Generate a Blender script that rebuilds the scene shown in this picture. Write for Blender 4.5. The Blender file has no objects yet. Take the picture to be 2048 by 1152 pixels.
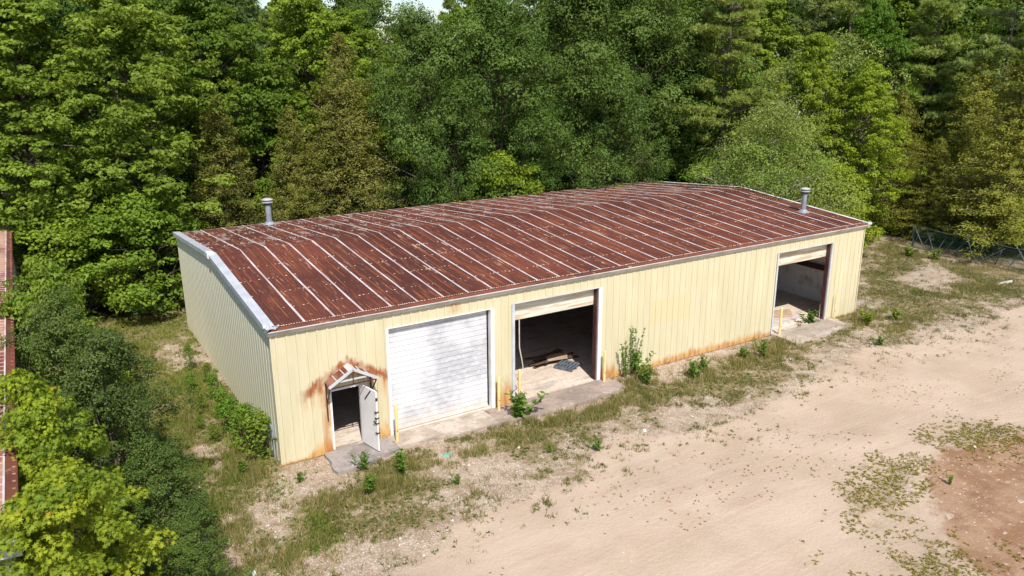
import bpy, math, random
import numpy as np
from mathutils import Vector, Matrix, Euler

# ------------------------------------------------------------------ camera, sky, sun, exposure
scene = bpy.context.scene
CAM = (-5.199, -21.652, 11.830)
RX, RZ, ROLL, FPX = 1.28408, -0.55395, -0.00425, 1561.05
cam_data = bpy.data.cameras.new('camera')
cam = bpy.data.objects.new('camera', cam_data)
scene.collection.objects.link(cam)
cam.matrix_world = Matrix.Translation(CAM) @ Matrix.Rotation(RZ, 4, 'Z') @ Matrix.Rotation(RX, 4, 'X') @ Matrix.Rotation(ROLL, 4, 'Z')
cam_data.sensor_width = 36.0
cam_data.lens = FPX / 2048 * 36.0
cam_data.clip_start = 0.1
cam_data.clip_end = 2000
scene.camera = cam

SUN_EL = math.radians(52)
SDX, SDY = -0.27, -0.963
world = bpy.data.worlds.new('World'); scene.world = world; world.use_nodes = True
wn = world.node_tree.nodes; wl = world.node_tree.links
wn.clear()
wo = wn.new('ShaderNodeOutputWorld'); wb = wn.new('ShaderNodeBackground'); ws = wn.new('ShaderNodeTexSky')
ws.sky_type = 'NISHITA'; ws.sun_disc = False; ws.sun_elevation = SUN_EL; ws.sun_rotation = math.atan2(SDX, SDY)
ws.air_density = 1.0; ws.dust_density = 1.0; ws.ozone_density = 1.0
wb.inputs['Strength'].default_value = 0.14
wl.new(ws.outputs[0], wb.inputs[0]); wl.new(wb.outputs[0], wo.inputs[0])
sl = bpy.data.lights.new('sun', 'SUN'); sl.energy = 4.8; sl.angle = math.radians(0.55); sl.color = (1.0, 0.945, 0.86)
sun = bpy.data.objects.new('sun', sl); scene.collection.objects.link(sun)
sv = Vector((SDX * math.cos(SUN_EL), SDY * math.cos(SUN_EL), math.sin(SUN_EL)))
sun.rotation_euler = sv.to_track_quat('Z', 'Y').to_euler(); sun.location = (-20, -40, 60)
vs = scene.view_settings
vs.view_transform = 'Standard'; vs.look = 'None'; vs.exposure = 0.22; vs.gamma = 1.0; vs.use_curve_mapping = False
scene.cycles.max_bounces = 6; scene.cycles.diffuse_bounces = 4; scene.cycles.glossy_bounces = 2
scene.cycles.transmission_bounces = 4; scene.cycles.transparent_max_bounces = 6

CM = np.array(Matrix.Rotation(RZ, 3, 'Z') @ Matrix.Rotation(RX, 3, 'X') @ Matrix.Rotation(ROLL, 3, 'Z'))
CP = np.array(CAM)
def G(px, py, z=0.0):
    """ground point seen at a pixel of the photograph, used as a surveyor's note"""
    d = CM @ np.array([(px - 1024) / FPX, -(py - 576) / FPX, -1.0])
    t = (z - CP[2]) / d[2]
    p = CP + t * d
    return float(p[0]), float(p[1])
def W3(px, py, dist):
    """point on the ray of a pixel at a horizontal distance from the camera"""
    d = CM @ np.array([(px - 1024) / FPX, -(py - 576) / FPX, -1.0])
    t = dist / math.hypot(d[0], d[1])
    return CP + t * d

# ------------------------------------------------------------------ material helpers
class N:
    def __init__(s, name):
        s.m = bpy.data.materials.new(name); s.m.use_nodes = True
        s.t = s.m.node_tree; s.t.nodes.clear()
        s.out = s.n('ShaderNodeOutputMaterial')
        s.tc = s.n('ShaderNodeTexCoord')
        s.obj = s.tc.outputs['Object']
    def n(s, k, **kw):
        x = s.t.nodes.new(k)
        for a, b in kw.items(): setattr(x, a, b)
        return x
    def put(s, sock, v):
        if hasattr(v, 'is_output'): s.t.links.new(v, sock)
        elif isinstance(v, (tuple, list)) and len(v) == 3 and sock.type == 'RGBA': sock.default_value = (*v, 1)
        else: sock.default_value = v
    def ma(s, op, a, b=0.0, c=None, clamp=False):
        x = s.n('ShaderNodeMath', operation=op, use_clamp=clamp)
        s.put(x.inputs[0], a); s.put(x.inputs[1], b)
        if c is not None: s.put(x.inputs[2], c)
        return x.outputs[0]
    def mix(s, f, a, b, mode='MIX'):
        x = s.n('ShaderNodeMix', data_type='RGBA', blend_type=mode)
        s.put(x.inputs[0], f); s.put(x.inputs[6], a); s.put(x.inputs[7], b)
        return x.outputs[2]
    def scale(s, v, sc, loc=(0, 0, 0)):
        x = s.n('ShaderNodeMapping'); s.put(x.inputs[0], v)
        x.inputs['Scale'].default_value = sc; x.inputs['Location'].default_value = loc
        return x.outputs[0]
    def noise(s, v, sc=1.0, det=3.0, ro=0.55, dist=0.0):
        x = s.n('ShaderNodeTexNoise'); s.put(x.inputs['Vector'], v)
        x.inputs['Scale'].default_value = sc; x.inputs['Detail'].default_value = det
        x.inputs['Roughness'].default_value = ro; x.inputs['Distortion'].default_value = dist
        return x.outputs['Fac']
    def vor(s, v, sc=1.0, out='Distance'):
        x = s.n('ShaderNodeTexVoronoi'); s.put(x.inputs['Vector'], v); x.inputs['Scale'].default_value = sc
        return x.outputs[out]
    def sm(s, x, lo, hi, a=0.0, b=1.0):
        y = s.n('ShaderNodeMapRange', interpolation_type='SMOOTHSTEP')
        s.put(y.inputs[0], x); y.inputs[1].default_value = lo; y.inputs[2].default_value = hi
        y.inputs[3].default_value = a; y.inputs[4].default_value = b
        return y.outputs[0]
    def xyz(s, v):
        x = s.n('ShaderNodeSeparateXYZ'); s.put(x.inputs[0], v); return x.outputs
    def attr(s, name):
        x = s.n('ShaderNodeAttribute', attribute_name=name); return x.outputs['Fac']
    def ocol(s):
        return s.n('ShaderNodeObjectInfo').outputs['Color']
    def orand(s):
        return s.n('ShaderNodeObjectInfo').outputs['Random']
    def bump(s, h, st=0.3, d=0.02):
        x = s.n('ShaderNodeBump'); x.inputs['Strength'].default_value = st; x.inputs['Distance'].default_value = d
        s.put(x.inputs['Height'], h); return x.outputs[0]
    def fin(s, col, rough=0.8, metal=0.0, spec=0.3, nrm=None):
        b = s.n('ShaderNodeBsdfPrincipled')
        s.put(b.inputs['Base Color'], col); s.put(b.inputs['Roughness'], rough); s.put(b.inputs['Metallic'], metal)
        b.inputs['Specular IOR Level'].default_value = spec
        if nrm is not None: s.put(b.inputs['Normal'], nrm)
        s.t.links.new(b.outputs[0], s.out.inputs[0]); return s.m

def plain(name, col, rough=0.7, var=0.25, sc=3.0, metal=0.0, spec=0.3):
    n = N(name); f = n.noise(n.obj, sc, 4, 0.6)
    lo = tuple(c * (1 - var) for c in col); hi = tuple(min(1, c * (1 + var)) for c in col)
    g = n.noise(n.obj, sc * 9, 2, 0.5)
    c = n.mix(n.sm(f, .3, .7), lo, hi)
    c = n.mix(n.sm(g, .62, .8, 0, .35), c, tuple(k * .55 for k in col))
    return n.fin(c, rough, metal, spec)

FT_ = .3048; SO_ = .127
# --- rusty roof sheeting
def rust_roof(name, ax):   # ax: axis the ribs run along (0 = x, 1 = y)
    n = N(name)
    st = (7.0, 0.55, 1.0) if ax == 1 else (0.55, 7.0, 1.0)
    fine = (17.0, 1.3, 1.0) if ax == 1 else (1.3, 17.0, 1.0)
    sp = (9.0, 3.0, 1.0) if ax == 1 else (3.0, 9.0, 1.0)
    big = n.noise(n.obj, 0.22, 3, 0.6)
    c = n.mix(n.sm(big, .35, .68), (0.072, 0.023, 0.0175), (0.155, 0.047, 0.029))
    c = n.mix(n.ma('MULTIPLY', n.orand(), .6), c, (0.068, 0.027, 0.023))
    s1 = n.noise(n.scale(n.obj, st), 1.0, 4, 0.6)
    c = n.mix(n.sm(s1, .52, .68, 0, .8), c, (0.22, 0.066, 0.030))
    s2 = n.noise(n.scale(n.obj, fine, (3, 7, 0)), 1.0, 3, 0.6)
    c = n.mix(n.sm(s2, .60, .70, 0, .62), c, (0.030, 0.015, 0.015))
    if ax == 1:
        fx_ = n.ma('ABSOLUTE', n.ma('SUBTRACT', n.ma('FRACT', n.ma('DIVIDE', n.ma('SUBTRACT', n.xyz(n.obj)[0], SO_ - .018), FT_)), .5))
        rl = n.ma('MULTIPLY', n.sm(fx_, .44, .475), n.sm(n.noise(n.scale(n.obj, (3.1, .5, 1), (9, 4, 0)), 1, 3, .6), .42, .6))
        c = n.mix(n.ma('MULTIPLY', rl, .75), c, (0.36, 0.135, 0.05))
    reg = n.sm(n.noise(n.obj, 0.45, 2, 0.5), .42, .62)
    s3 = n.noise(n.scale(n.obj, sp, (11, 2, 0)), 1.0, 4, 0.7)
    c = n.mix(n.ma('MULTIPLY', n.sm(s3, .61, .69), n.ma('MULTIPLY_ADD', reg, .6, .35)), c, (0.40, 0.15, 0.06))
    s4 = n.noise(n.scale(n.obj, st, (5, 31, 0)), 1.35, 5, 0.72)
    c = n.mix(n.ma('MULTIPLY', n.sm(s4, .60, .65), n.ma('MULTIPLY_ADD', reg, .7, .3)), c, (0.55, 0.36, 0.24))
    if ax == 1:   # the slope that faces the wood keeps more grey paint
        yy = n.xyz(n.obj)[1]
        s5 = n.noise(n.scale(n.obj, (2.6, 0.5, 1)), 1.2, 5, 0.7)
        bk = n.sm(yy, 7.6, 7.9, 0, 1)
        c = n.mix(n.ma('MULTIPLY', bk, n.sm(s5, .54, .62, 0, .6)), c, (0.42, 0.36, 0.32))
    gr = n.noise(n.obj, 60, 2, 0.5)
    c = n.mix(n.sm(gr, .45, .7, 0, .35), c, (0.17, 0.05, 0.03))
    return n.fin(c, 0.82, 0.0, 0.2, n.bump(s2, .25, .01))

def wall_mat(name, gable=False):
    n = N(name)
    x, y, z = n.xyz(n.obj)
    u = n.noise(n.scale(n.obj, (2.2, 2.2, .28)), 1.0, 4, 0.6)
    c = n.mix(n.sm(u, .3, .72), (0.57, 0.505, 0.335), (0.655, 0.59, 0.405))
    c = n.mix(n.ma('MULTIPLY', n.orand(), .3), c, (0.56, 0.53, 0.37))
    w = n.noise(n.scale(n.obj, (14, 14, .8)), 1.0, 3, 0.6)
    c = n.mix(n.sm(w, .52, .75, 0, .38), c, (0.46, 0.40, 0.21))
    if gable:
        c = n.mix(.8, c, (0.80, 0.775, 0.60))  # same siding made paler: brightness the grazing sun lacks is put into the colour
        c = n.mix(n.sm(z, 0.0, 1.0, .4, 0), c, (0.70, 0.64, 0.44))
    else:
        # rust: along the foot, more between the doors
        ns = n.noise(n.scale(n.obj, (6, 6, 1.6)), 1.0, 4, 0.65)
        ns2 = n.noise(n.scale(n.obj, (1.1, 1.1, .2), (4, 0, 0)), 1.0, 3, 0.5)
        def band(a, b, s=.25):
            return n.ma('MULTIPLY', n.sm(x, a - s, a + s), n.sm(x, b - s, b + s, 1, 0))
        hgt = n.ma('MULTIPLY_ADD', band(1.0, 1.66, .35), .40, .07)
        hgt = n.ma('MULTIPLY_ADD', band(2.6, 3.5, .1), .42, hgt)
        hgt = n.ma('MULTIPLY_ADD', band(7.4, 8.3, .1), .72, hgt)
        hgt = n.ma('MULTIPLY_ADD', band(11.9, 13.0, .3), .42, hgt)
        hgt = n.ma('MULTIPLY_ADD', band(14.2, 21.4, 1.0), n.ma('MULTIPLY', ns2, .40), hgt)
        lim = n.ma('MULTIPLY', hgt, n.ma('MULTIPLY_ADD', ns, 1.6, .35))
        foot = n.sm(n.ma('DIVIDE', z, lim), 1.5, .35, 0, 1)
        foot = n.ma('SUBTRACT', 1.0, n.sm(n.ma('DIVIDE', z, lim), .3, 1.35))
        c = n.mix(n.ma('MULTIPLY', foot, .85), c, n.mix(n.sm(ns, .4, .62), (0.58, 0.33, 0.085), (0.40, 0.125, 0.025)))
        # rust that washed off the little gabled hood over the door
        ax_ = n.ma('ABSOLUTE', n.ma('SUBTRACT', x, 2.22))
        line = n.ma('MULTIPLY_ADD', ax_, -0.56, 2.80)
        dz = n.ma('SUBTRACT', z, n.ma('MULTIPLY_ADD', n.noise(n.scale(n.obj, (3.4, 3.4, 1)), 2.2, 4, .65), .62, n.ma('SUBTRACT', line, .21)))
        up = n.sm(dz, .02, .26, 1, 0)
        dn = n.sm(dz, -.75, -.05, 0, 1)
        side = n.sm(ax_, 1.15, 1.65, 1, 0)
        drip = n.sm(n.noise(n.scale(n.obj, (5, 5, .35), (2.4, 0, 0)), 1.3, 3, .5), .40, .60)
        dn2 = n.ma('MULTIPLY', n.sm(dz, -.9, -.1, 0, 1), drip)
        hood = n.ma('MULTIPLY', n.ma('MULTIPLY', up, side), n.ma('MAXIMUM', dn2, n.sm(dz, -.3, -.02, 0, 1)))
        c = n.mix(n.ma('MULTIPLY', hood, n.sm(n.noise(n.obj, 2.4, 3, .6), .33, .56, .45, .95)), c, n.mix(n.sm(dz, -.55, .0), (0.55, 0.26, 0.07), (0.30, 0.075, 0.02)))
        jamb = n.ma('MULTIPLY', n.ma('MULTIPLY', band(1.36, 1.64, .1), n.sm(z, 2.1, 2.4, 1, 0)), n.sm(ns, .3, .6))
        c = n.mix(n.ma('MULTIPLY', jamb, .75), c, (0.45, 0.19, 0.05))
        # faded sign rectangle on the wall
        sg = n.ma('MULTIPLY', n.ma('MULTIPLY', n.sm(x, 14.45, 14.5), n.sm(x, 16.6, 16.65, 1, 0)),
                  n.ma('MULTIPLY', n.sm(z, 1.75, 1.8), n.sm(z, 2.75, 2.8, 1, 0)))
        c = n.mix(n.ma('MULTIPLY', sg, .28), c, (0.62, 0.50, 0.22))
        tp = n.ma('MULTIPLY', n.ma('MULTIPLY', n.sm(z, 3.7, 3.95), band(5.75, 6.15, .15)), n.sm(ns, .35, .6))
        c = n.mix(n.ma('MULTIPLY', tp, .7), c, (0.45, 0.24, 0.07))
    return n.fin(c, 0.5, 0.0, 0.35, n.bump(n.noise(n.scale(n.obj, (1, 1, .8)), 2.2, 3, .5), .35, .03))

MAT = {}
MAT['roof'] = rust_roof('rust_roof', 1)
MAT['wall'] = wall_mat('cream_siding'); MAT['gable'] = wall_mat('lightened_gable_siding', True)
MAT['shed_wall'] = plain('olive_siding', (0.36, 0.36, 0.24), .6)
n = N('white_paint_seam'); f = n.noise(n.obj, 7, 4, .7)
c_ = n.mix(n.sm(f, .62, .74, 0, .9), n.mix(n.sm(n.noise(n.obj, 1.3, 2, .5), .3, .7), (0.42, 0.35, 0.34), (0.62, 0.56, 0.55)), (0.24, 0.09, 0.05))
MAT['seam'] = n.fin(c_, .6)
MAT['screw'] = plain('pale_washer', (0.68, 0.52, 0.42), .6, .3, 2.0)
MAT['galv'] = plain('galvanised_trim', (0.56, 0.58, 0.62), .38, .12, 1.5, .15, .5)
n = N('rusty_eave'); f = n.noise(n.scale(n.obj, (3, 3, 3)), 1, 4, .7)
MAT['eave'] = n.fin(n.mix(n.sm(f, .60, .68, 0, .8), n.mix(n.sm(n.noise(n.obj, .8, 2, .5), .35, .65), (0.105, 0.036, 0.025), (0.17, 0.055, 0.03)), (0.48, 0.29, 0.18)), .8)
MAT['gutter'] = plain('white_gutter', (0.56, 0.54, 0.51), .45, .2, 1.2)
MAT['white'] = plain('white_trim', (0.74, 0.73, 0.73), .5, .12, 1.8)
n = N('overhead_door_white')
a = n.noise(n.scale(n.obj, (.55, 1, .55), (5.2, 0, 3.1)), 1.0, 6, .6)
b = n.noise(n.scale(n.obj, (2.5, 1, 5)), 1.6, 6, .75)
blot = n.ma('MULTIPLY', n.sm(a, .40, .56), n.sm(b, .26, .60))
c_ = n.mix(blot, (0.67, 0.67, 0.69), (0.45, 0.455, 0.49))
x, y, z = n.xyz(n.obj)
c_ = n.mix(n.ma('MULTIPLY', n.sm(z, .95, .15, 0, 1), .0), c_, c_)
c_ = n.mix(n.ma('MULTIPLY', n.sm(z, .1, .75, .75, 0), n.sm(b, .35, .6)), c_, (0.70, 0.55, 0.42))
MAT['door'] = n.fin(c_, .45, 0, .4)
n = N('hanging_door_beige'); b = n.noise(n.scale(n.obj, (.6, 1, 9)), 1.0, 4, .7)
MAT['door2'] = n.fin(n.mix(n.sm(b, .42, .62), (0.68, 0.65, 0.55), (0.50, 0.36, 0.22)), .5)
MAT['manleaf'] = plain('door_leaf', (0.82, 0.80, 0.81), .5, .06, 1.2)
MAT['steel'] = plain('red_oxide_steel', (0.075, 0.032, 0.028), .7, .3, 2.5)
MAT['darkmetal'] = plain('dark_metal', (0.05, 0.04, 0.04), .5, .3, 8)
MAT['hoodrust'] = MAT['eave']
n = N('hood_sheet'); x, y, z = n.xyz(n.obj)
MAT['hood'] = n.fin(n.mix(n.sm(n.noise(n.scale(n.obj, (2.5, 1, 2.5)), 1, 4, .6), .42, .6), (0.13, 0.04, 0.03), (0.26, 0.12, 0.085)), .7)
n = N('insulation_liner'); f = n.noise(n.obj, 1.4, 5, .65)
MAT['liner'] = n.fin(n.mix(n.sm(f, .5, .7), (0.80, 0.78, 0.76), (0.45, 0.42, 0.40)), .8)
def concrete(name, col, stain, sc=1.0):
    n = N(name); f = n.noise(n.obj, .9 * sc, 5, .6); g = n.noise(n.obj, 7 * sc, 4, .6); h = n.noise(n.obj, 45, 2, .6)
    c = n.mix(n.sm(f, .42, .58), col, stain)
    c = n.mix(n.sm(n.noise(n.scale(n.obj, (.5, 1.6, 1), (7, 3, 0)), 1.2 * sc, 5, .7), .52, .66, 0, .65), c, tuple(k * .55 for k in stain))
    c = n.mix(n.sm(g, .50, .66, 0, .5), c, tuple(k * .6 for k in stain))
    c = n.mix(n.sm(n.noise(n.obj, 3.1, 4, .7), .60, .68, 0, .6), c, (0.62, 0.54, 0.47))
    c = n.mix(n.sm(h, .5, .75, 0, .4), c, tuple(k * .55 for k in col))
    return n.fin(c, .9, 0, .2, n.bump(h, .3, .01))
MAT['floor'] = concrete('floor_concrete', (0.68, 0.58, 0.49), (0.60, 0.49, 0.40))
MAT['apron'] = concrete('apron_concrete', (0.30, 0.235, 0.20), (0.38, 0.30, 0.245))
MAT['apron_grey'] = concrete('grey_apron_concrete', (0.24, 0.205, 0.19), (0.34, 0.30, 0.28))
MAT['apron_pale'] = concrete('pale_apron_concrete', (0.50, 0.43, 0.36), (0.38, 0.31, 0.25))
MAT['bollard'] = plain('bollard_yellow', (0.78, 0.60, 0.27), .6, .14, 3)
MAT['vent'] = plain('vent_grey', (0.25, 0.275, 0.32), .45, .15, 3)
MAT['ventcap'] = plain('vent_cap', (0.42, 0.41, 0.42), .4, .1, 3)
MAT['wood'] = plain('old_plywood', (0.46, 0.32, 0.22), .85, .2, 3)
MAT['darkwood'] = plain('dark_boards', (0.12, 0.075, 0.05), .85, .4, 6)
MAT['bluewood'] = plain('blue_pallet', (0.12, 0.14, 0.165), .8, .3, 5)
MAT['hose'] = plain('pale_hose', (0.62, 0.56, 0.48), .6, .1)
MAT['fencebar'] = plain('fence_steel', (0.13, 0.15, 0.15), .5, .2, 4)
MAT['netting'] = plain('green_netting', (0.012, 0.050, 0.036), .7, .25, 3)
MAT['stone'] = plain('pale_stone', (0.52, 0.46, 0.42), .9, .2, 5)
MAT['litter'] = plain('white_litter', (0.72, 0.74, 0.76), .6, .1, 5)
MAT['teal'] = plain('teal_scrap', (0.10, 0.38, 0.28), .6, .2, 5)

# ------------------------------------------------------------------ mesh helpers
COL = scene.collection
class MB:
    def __init__(s): s.v = []; s.f = []
    def add(s, v, f):
        k = len(s.v); s.v += [tuple(p) for p in v]; s.f += [tuple(i + k for i in q) for q in f]
    def box(s, x0, x1, y0, y1, z0, z1):
        s.add([(x0, y0, z0), (x1, y0, z0), (x1, y1, z0), (x0, y1, z0), (x0, y0, z1), (x1, y0, z1), (x1, y1, z1), (x0, y1, z1)],
              [(0, 3, 2, 1), (4, 5, 6, 7), (0, 1, 5, 4), (1, 2, 6, 5), (2, 3, 7, 6), (3, 0, 4, 7)]); return s
    def bar(s, a, b, w, h=None, up=(0, 0, 1)):
        a = Vector(a); b = Vector(b); d = (b - a).normalized(); h = h or w
        u = Vector(up)
        if abs(d.dot(u)) > .98: u = Vector((1, 0, 0))
        r = d.cross(u).normalized() * w / 2; u = r.cross(d).normalized() * h / 2
        v = [a - r - u, a + r - u, a + r + u, a - r + u, b - r - u, b + r - u, b + r + u, b - r + u]
        s.add(v, [(0, 1, 2, 3), (7, 6, 5, 4), (0, 4, 5, 1), (1, 5, 6, 2), (2, 6, 7, 3), (3, 7, 4, 0)]); return s
    def tube(s, pts, rad, n=8, cap=True):
        rad = rad if isinstance(rad, (list, tuple)) else [rad] * len(pts)
        P = [Vector(p) for p in pts]; k = len(s.v)
        for i, p in enumerate(P):
            d = (P[min(i + 1, len(P) - 1)] - P[max(i - 1, 0)]).normalized()
            u = Vector((0, 0, 1)) if abs(d.z) < .9 else Vector((1, 0, 0))
            a = d.cross(u).normalized(); b = d.cross(a).normalized()
            for j in range(n):
                t = 2 * math.pi * j / n
                s.v.append(tuple(p + (a * math.cos(t) + b * math.sin(t)) * rad[i]))
        for i in range(len(P) - 1):
            for j in range(n):
                s.f.append((k + i * n + j, k + i * n + (j + 1) % n, k + (i + 1) * n + (j + 1) % n, k + (i + 1) * n + j))
        if cap:
            s.f.append(tuple(k + j for j in range(n))[::-1]); s.f.append(tuple(k + (len(P) - 1) * n + j for j in range(n)))
        return s
    def poly_slab(s, pts, z0, z1):
        n = len(pts); v = [(x, y, z0) for x, y in pts] + [(x, y, z1) for x, y in pts]
        f = [tuple(range(n))[::-1], tuple(range(n, 2 * n))] + [(i, (i + 1) % n, n + (i + 1) % n, n + i) for i in range(n)]
        s.add(v, f); return s
    def mesh(s, name):
        m = bpy.data.meshes.new(name); m.from_pydata(s.v, [], s.f); m.update(); return m
    def build(s, name, mat, parent=None, kind=None, smooth=False):
        return obj(name, s.mesh(name), mat, parent, kind, smooth)
def obj(name, me, mat, parent=None, kind=None, smooth=False):
    if mat is not None and not me.materials: me.materials.append(mat)
    o = bpy.data.objects.new(name, me); COL.objects.link(o)
    if parent is not None: o.parent = parent
    if kind: o['kind'] = kind
    if smooth: me.shade_smooth()
    return o
def empty(name, loc=(0, 0, 0), rz=0.0):
    o = bpy.data.objects.new(name, None); o.empty_display_size = .3; COL.objects.link(o); o.location = loc; o.rotation_euler = (0, 0, rz); return o
def tag(o, label, cat, group=None):
    o['label'] = label; o['category'] = cat
    if group: o['group'] = group
    return o
def copy_tree(o, parent=None):
    c = o.copy(); COL.objects.link(c)
    if parent is not None: c.parent = parent
    for ch in list(o.children): copy_tree(ch, c)
    return c
def mesh_np(name, V, F, attrs=None):
    V = np.asarray(V, np.float32); F = np.asarray(F, np.int32)
    me = bpy.data.meshes.new(name)
    me.vertices.add(len(V)); me.vertices.foreach_set('co', V.ravel())
    k = F.shape[1]
    me.loops.add(F.size); me.loops.foreach_set('vertex_index', F.ravel())
    me.polygons.add(len(F)); me.polygons.foreach_set('loop_start', np.arange(0, F.size, k, dtype=np.int32))
    me.polygons.foreach_set('loop_total', np.full(len(F), k, np.int32))
    for a, (dom, val) in (attrs or {}).items():
        at = me.attributes.new(a, 'FLOAT', dom); at.data.foreach_set('value', np.asarray(val, np.float32))
    me.update(calc_edges=True); return me

# ------------------------------------------------------------------ warehouse
FT = 0.3048; S = 3 * FT
L = 27.50; WD = 15.17; H = 4.40; DH = 0.632; K = 2 * DH / WD
ware = empty('warehouse')
tag(ware, 'long cream metal warehouse with a rusty red ribbed roof and three big door openings', 'warehouse')
def roofz(y): return H + K * (y if y <= WD / 2 else WD - y)
OPEN = [(1.66, 2.58, 2.10), (3.62, 7.32, 3.72), (8.28, 11.92, 3.74), (21.68, 25.22, 3.74)]
RIB = [(-.036, 0), (-.027, .024), (.027, .024), (.036, 0)]
def profile(x0, x1, period=FT, ph=FT / 2, rib=RIB, sub=()):
    xs = [(x0, None)]
    k = math.floor((x0 - ph) / period) - 1
    while ph + k * period - .1 < x1:
        for dx, h in rib:
            xx = ph + k * period + dx
            if x0 + 1e-4 < xx < x1 - 1e-4: xs.append((xx, h))
        for dd in sub:
            for dx, h in ((-.022, 0), (0, .007), (.022, 0)):
                xx = ph + k * period + dd + dx
                if x0 + 1e-4 < xx < x1 - 1e-4: xs.append((xx, h))
        k += 1
    xs.append((x1, None))
    (xb, _), (xt, ht) = rib[3], rib[2]
    def hh(x):
        d = abs((x - ph + period / 2) % period - period / 2)
        return ht if d <= xt else max(0, ht * (xb - d) / (xb - xt))
    return [(x, hh(x) if h is None else h) for x, h in xs]
def strip(mb, prof, z0, ztop, tr):
    a = [tr(x, h, z0 if not callable(z0) else z0(x)) for x, h in prof]
    b = [tr(x, h, ztop(x)) for x, h in prof]
    n = len(prof); mb.add(a + b, [(i, i + 1, n + i + 1, n + i) for i in range(n - 1)])
FRONT = lambda x, h, z: (x, -h, z)
BACK = lambda x, h, z: (x, WD + h, z)
LEFT = lambda y, h, z: (-h, y, z)
RIGHT = lambda y, h, z: (L + h, y, z)
i = 0; x = 0.0
while x < L - .05:
    x1 = min(x + S, L); mb = MB()
    cuts = sorted({x, x1} | {e for a, b, t in OPEN for e in (a, b) if x < e < x1})
    for a, b in zip(cuts, cuts[1:]):
        mid = (a + b) / 2; top = [t for p, q, t in OPEN if p < mid < q]
        z0 = top[0] if top else .015
        strip(mb, profile(a, b), z0, lambda q: H - .03, FRONT)
    mb.build('wall_panel', MAT['wall'], ware)
    mb = MB(); strip(mb, profile(x, x1), .015, lambda q: H - .03, BACK); mb.build('wall_panel', MAT['wall'], ware)
    x = x1
y = 0.0
while y < WD - .05:
    y1 = min(y + S, WD)
    for tr, m in ((LEFT, 'gable'), (RIGHT, 'gable')):
        mb = MB()
        pr = profile(y, y1, rib=[(-.05, 0), (-.024, .013), (.024, .013), (.05, 0)])
        if y < WD / 2 < y1: pr = sorted(pr + [(WD / 2, 0.0)])
        strip(mb, pr, .015, lambda q: roofz(q) - .03, tr); mb.build('wall_panel', MAT[m], ware)
    y = y1
# corner trims
for cx, cy, w in ((-.035, -.035, .075),):
    MB().box(cx, cx + .05, cy, cy + .01, .01, H - .06).box(cx, cx + .008, cy + .012, cy + .07, .01, H - .06).build('corner_trim', MAT['wall'], ware)
MB().box(L - .02, L + .036, -.036, -.028, .01, H - .06).build('corner_trim', MAT['wall'], ware)
# floor, foundation curb
MB().box(.03, L - .03, .03, WD - .03, -.3, .10).build('floor_slab', MAT['floor'], ware)
# roof
RRIB = [(-.050, 0), (-.020, .026), (.020, .026), (.050, 0)]
SO = .127
def rprof(x0, x1): return profile(x0, x1, FT, SO, RRIB, (FT / 3, 2 * FT / 3))
EY = -.03
edges = [-.08] + [SO + S * i for i in range(1, 30)] + [L + .10]
TH = .02
def slope(mb, pr, ya, yb, off, tr=None):
    a = [(x, ya, roofz(ya) + off + h) for x, h in pr]; b = [(x, yb, roofz(yb) + off + h) for x, h in pr]
    n = len(pr); mb.add(a + b, [(i, i + 1, n + i + 1, n + i) for i in range(n - 1)])
for a, b in zip(edges, edges[1:]):
    pr = rprof(a, b)
    mb = MB(); slope(mb, pr, EY, WD / 2, 0); mb.build('roof_panel', MAT['roof'], ware)
    mb = MB(); slope(mb, pr, WD / 2, WD - EY, 0); mb.build('roof_panel', MAT['roof'], ware)
    mb = MB(); slope(mb, pr, WD / 2 - .42, WD / 2, .005); slope(mb, pr, WD / 2, WD / 2 + .42, .005); mb.build('ridge_cap', MAT['roof'], ware)
rs = random.Random(5)
for i in range(1, 30):
    xs = SO + S * i
    for ya, yb in ((EY + .02, WD / 2), (WD / 2, WD - EY)):
        mb = MB(); n_ = 12; v = []
        for j in range(n_ + 1):
            yy = ya + (yb - ya) * j / n_; dx = rs.uniform(-.006, .006); w = .032 * rs.uniform(.8, 1.2)
            z = roofz(yy) + .034
            v += [(xs + dx - w, yy, z - .008), (xs + dx - w * .6, yy, z), (xs + dx + w * .6, yy, z), (xs + dx + w, yy, z - .008)]
        f = [(4 * j + q, 4 * j + q + 1, 4 * j + q + 5, 4 * j + q + 4) for j in range(n_) for q in range(3)]
        mb.add(v, f); mb.build('seam_strip', MAT['seam'], ware)
# screw washers on the purlin lines
mb = MB()
def washer(x, y, z, r, hgt=.012):
    v = [(x + r * math.cos(t * math.pi / 3), y + r * math.sin(t * math.pi / 3), z) for t in range(6)] + [(x, y, z + hgt)]
    mb.add(v, [(t, (t + 1) % 6, 6) for t in range(6)])
for yl in (1.35, 2.75, 4.15, 5.5, 9.2, 10.7, 12.2, 13.7):
    for k in range(0, 90):
        if rs.random() < .22: continue
        xx = SO + .17 + k * FT
        if xx > L: break
        for dx in ((-.075, .06) if rs.random() < .35 else (-.075,)):
            yj = yl + rs.uniform(-.05, .05)
            washer(xx + dx, yj, roofz(yj) + .012, rs.uniform(.018, .042))
o = mb.build('roof_screws', MAT['screw'], ware, 'stuff')
mb = MB()
for k in range(int(L / .0762)):
    if rs.random() < .12: continue
    xx = .05 + k * .0762 + rs.uniform(-.01, .01)
    washer(xx, EY + .05 + rs.uniform(-.014, .014), roofz(0) + .030, rs.uniform(.018, .036), .014)
mb.build('eave_screws', MAT['screw'], ware, 'stuff')
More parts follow.
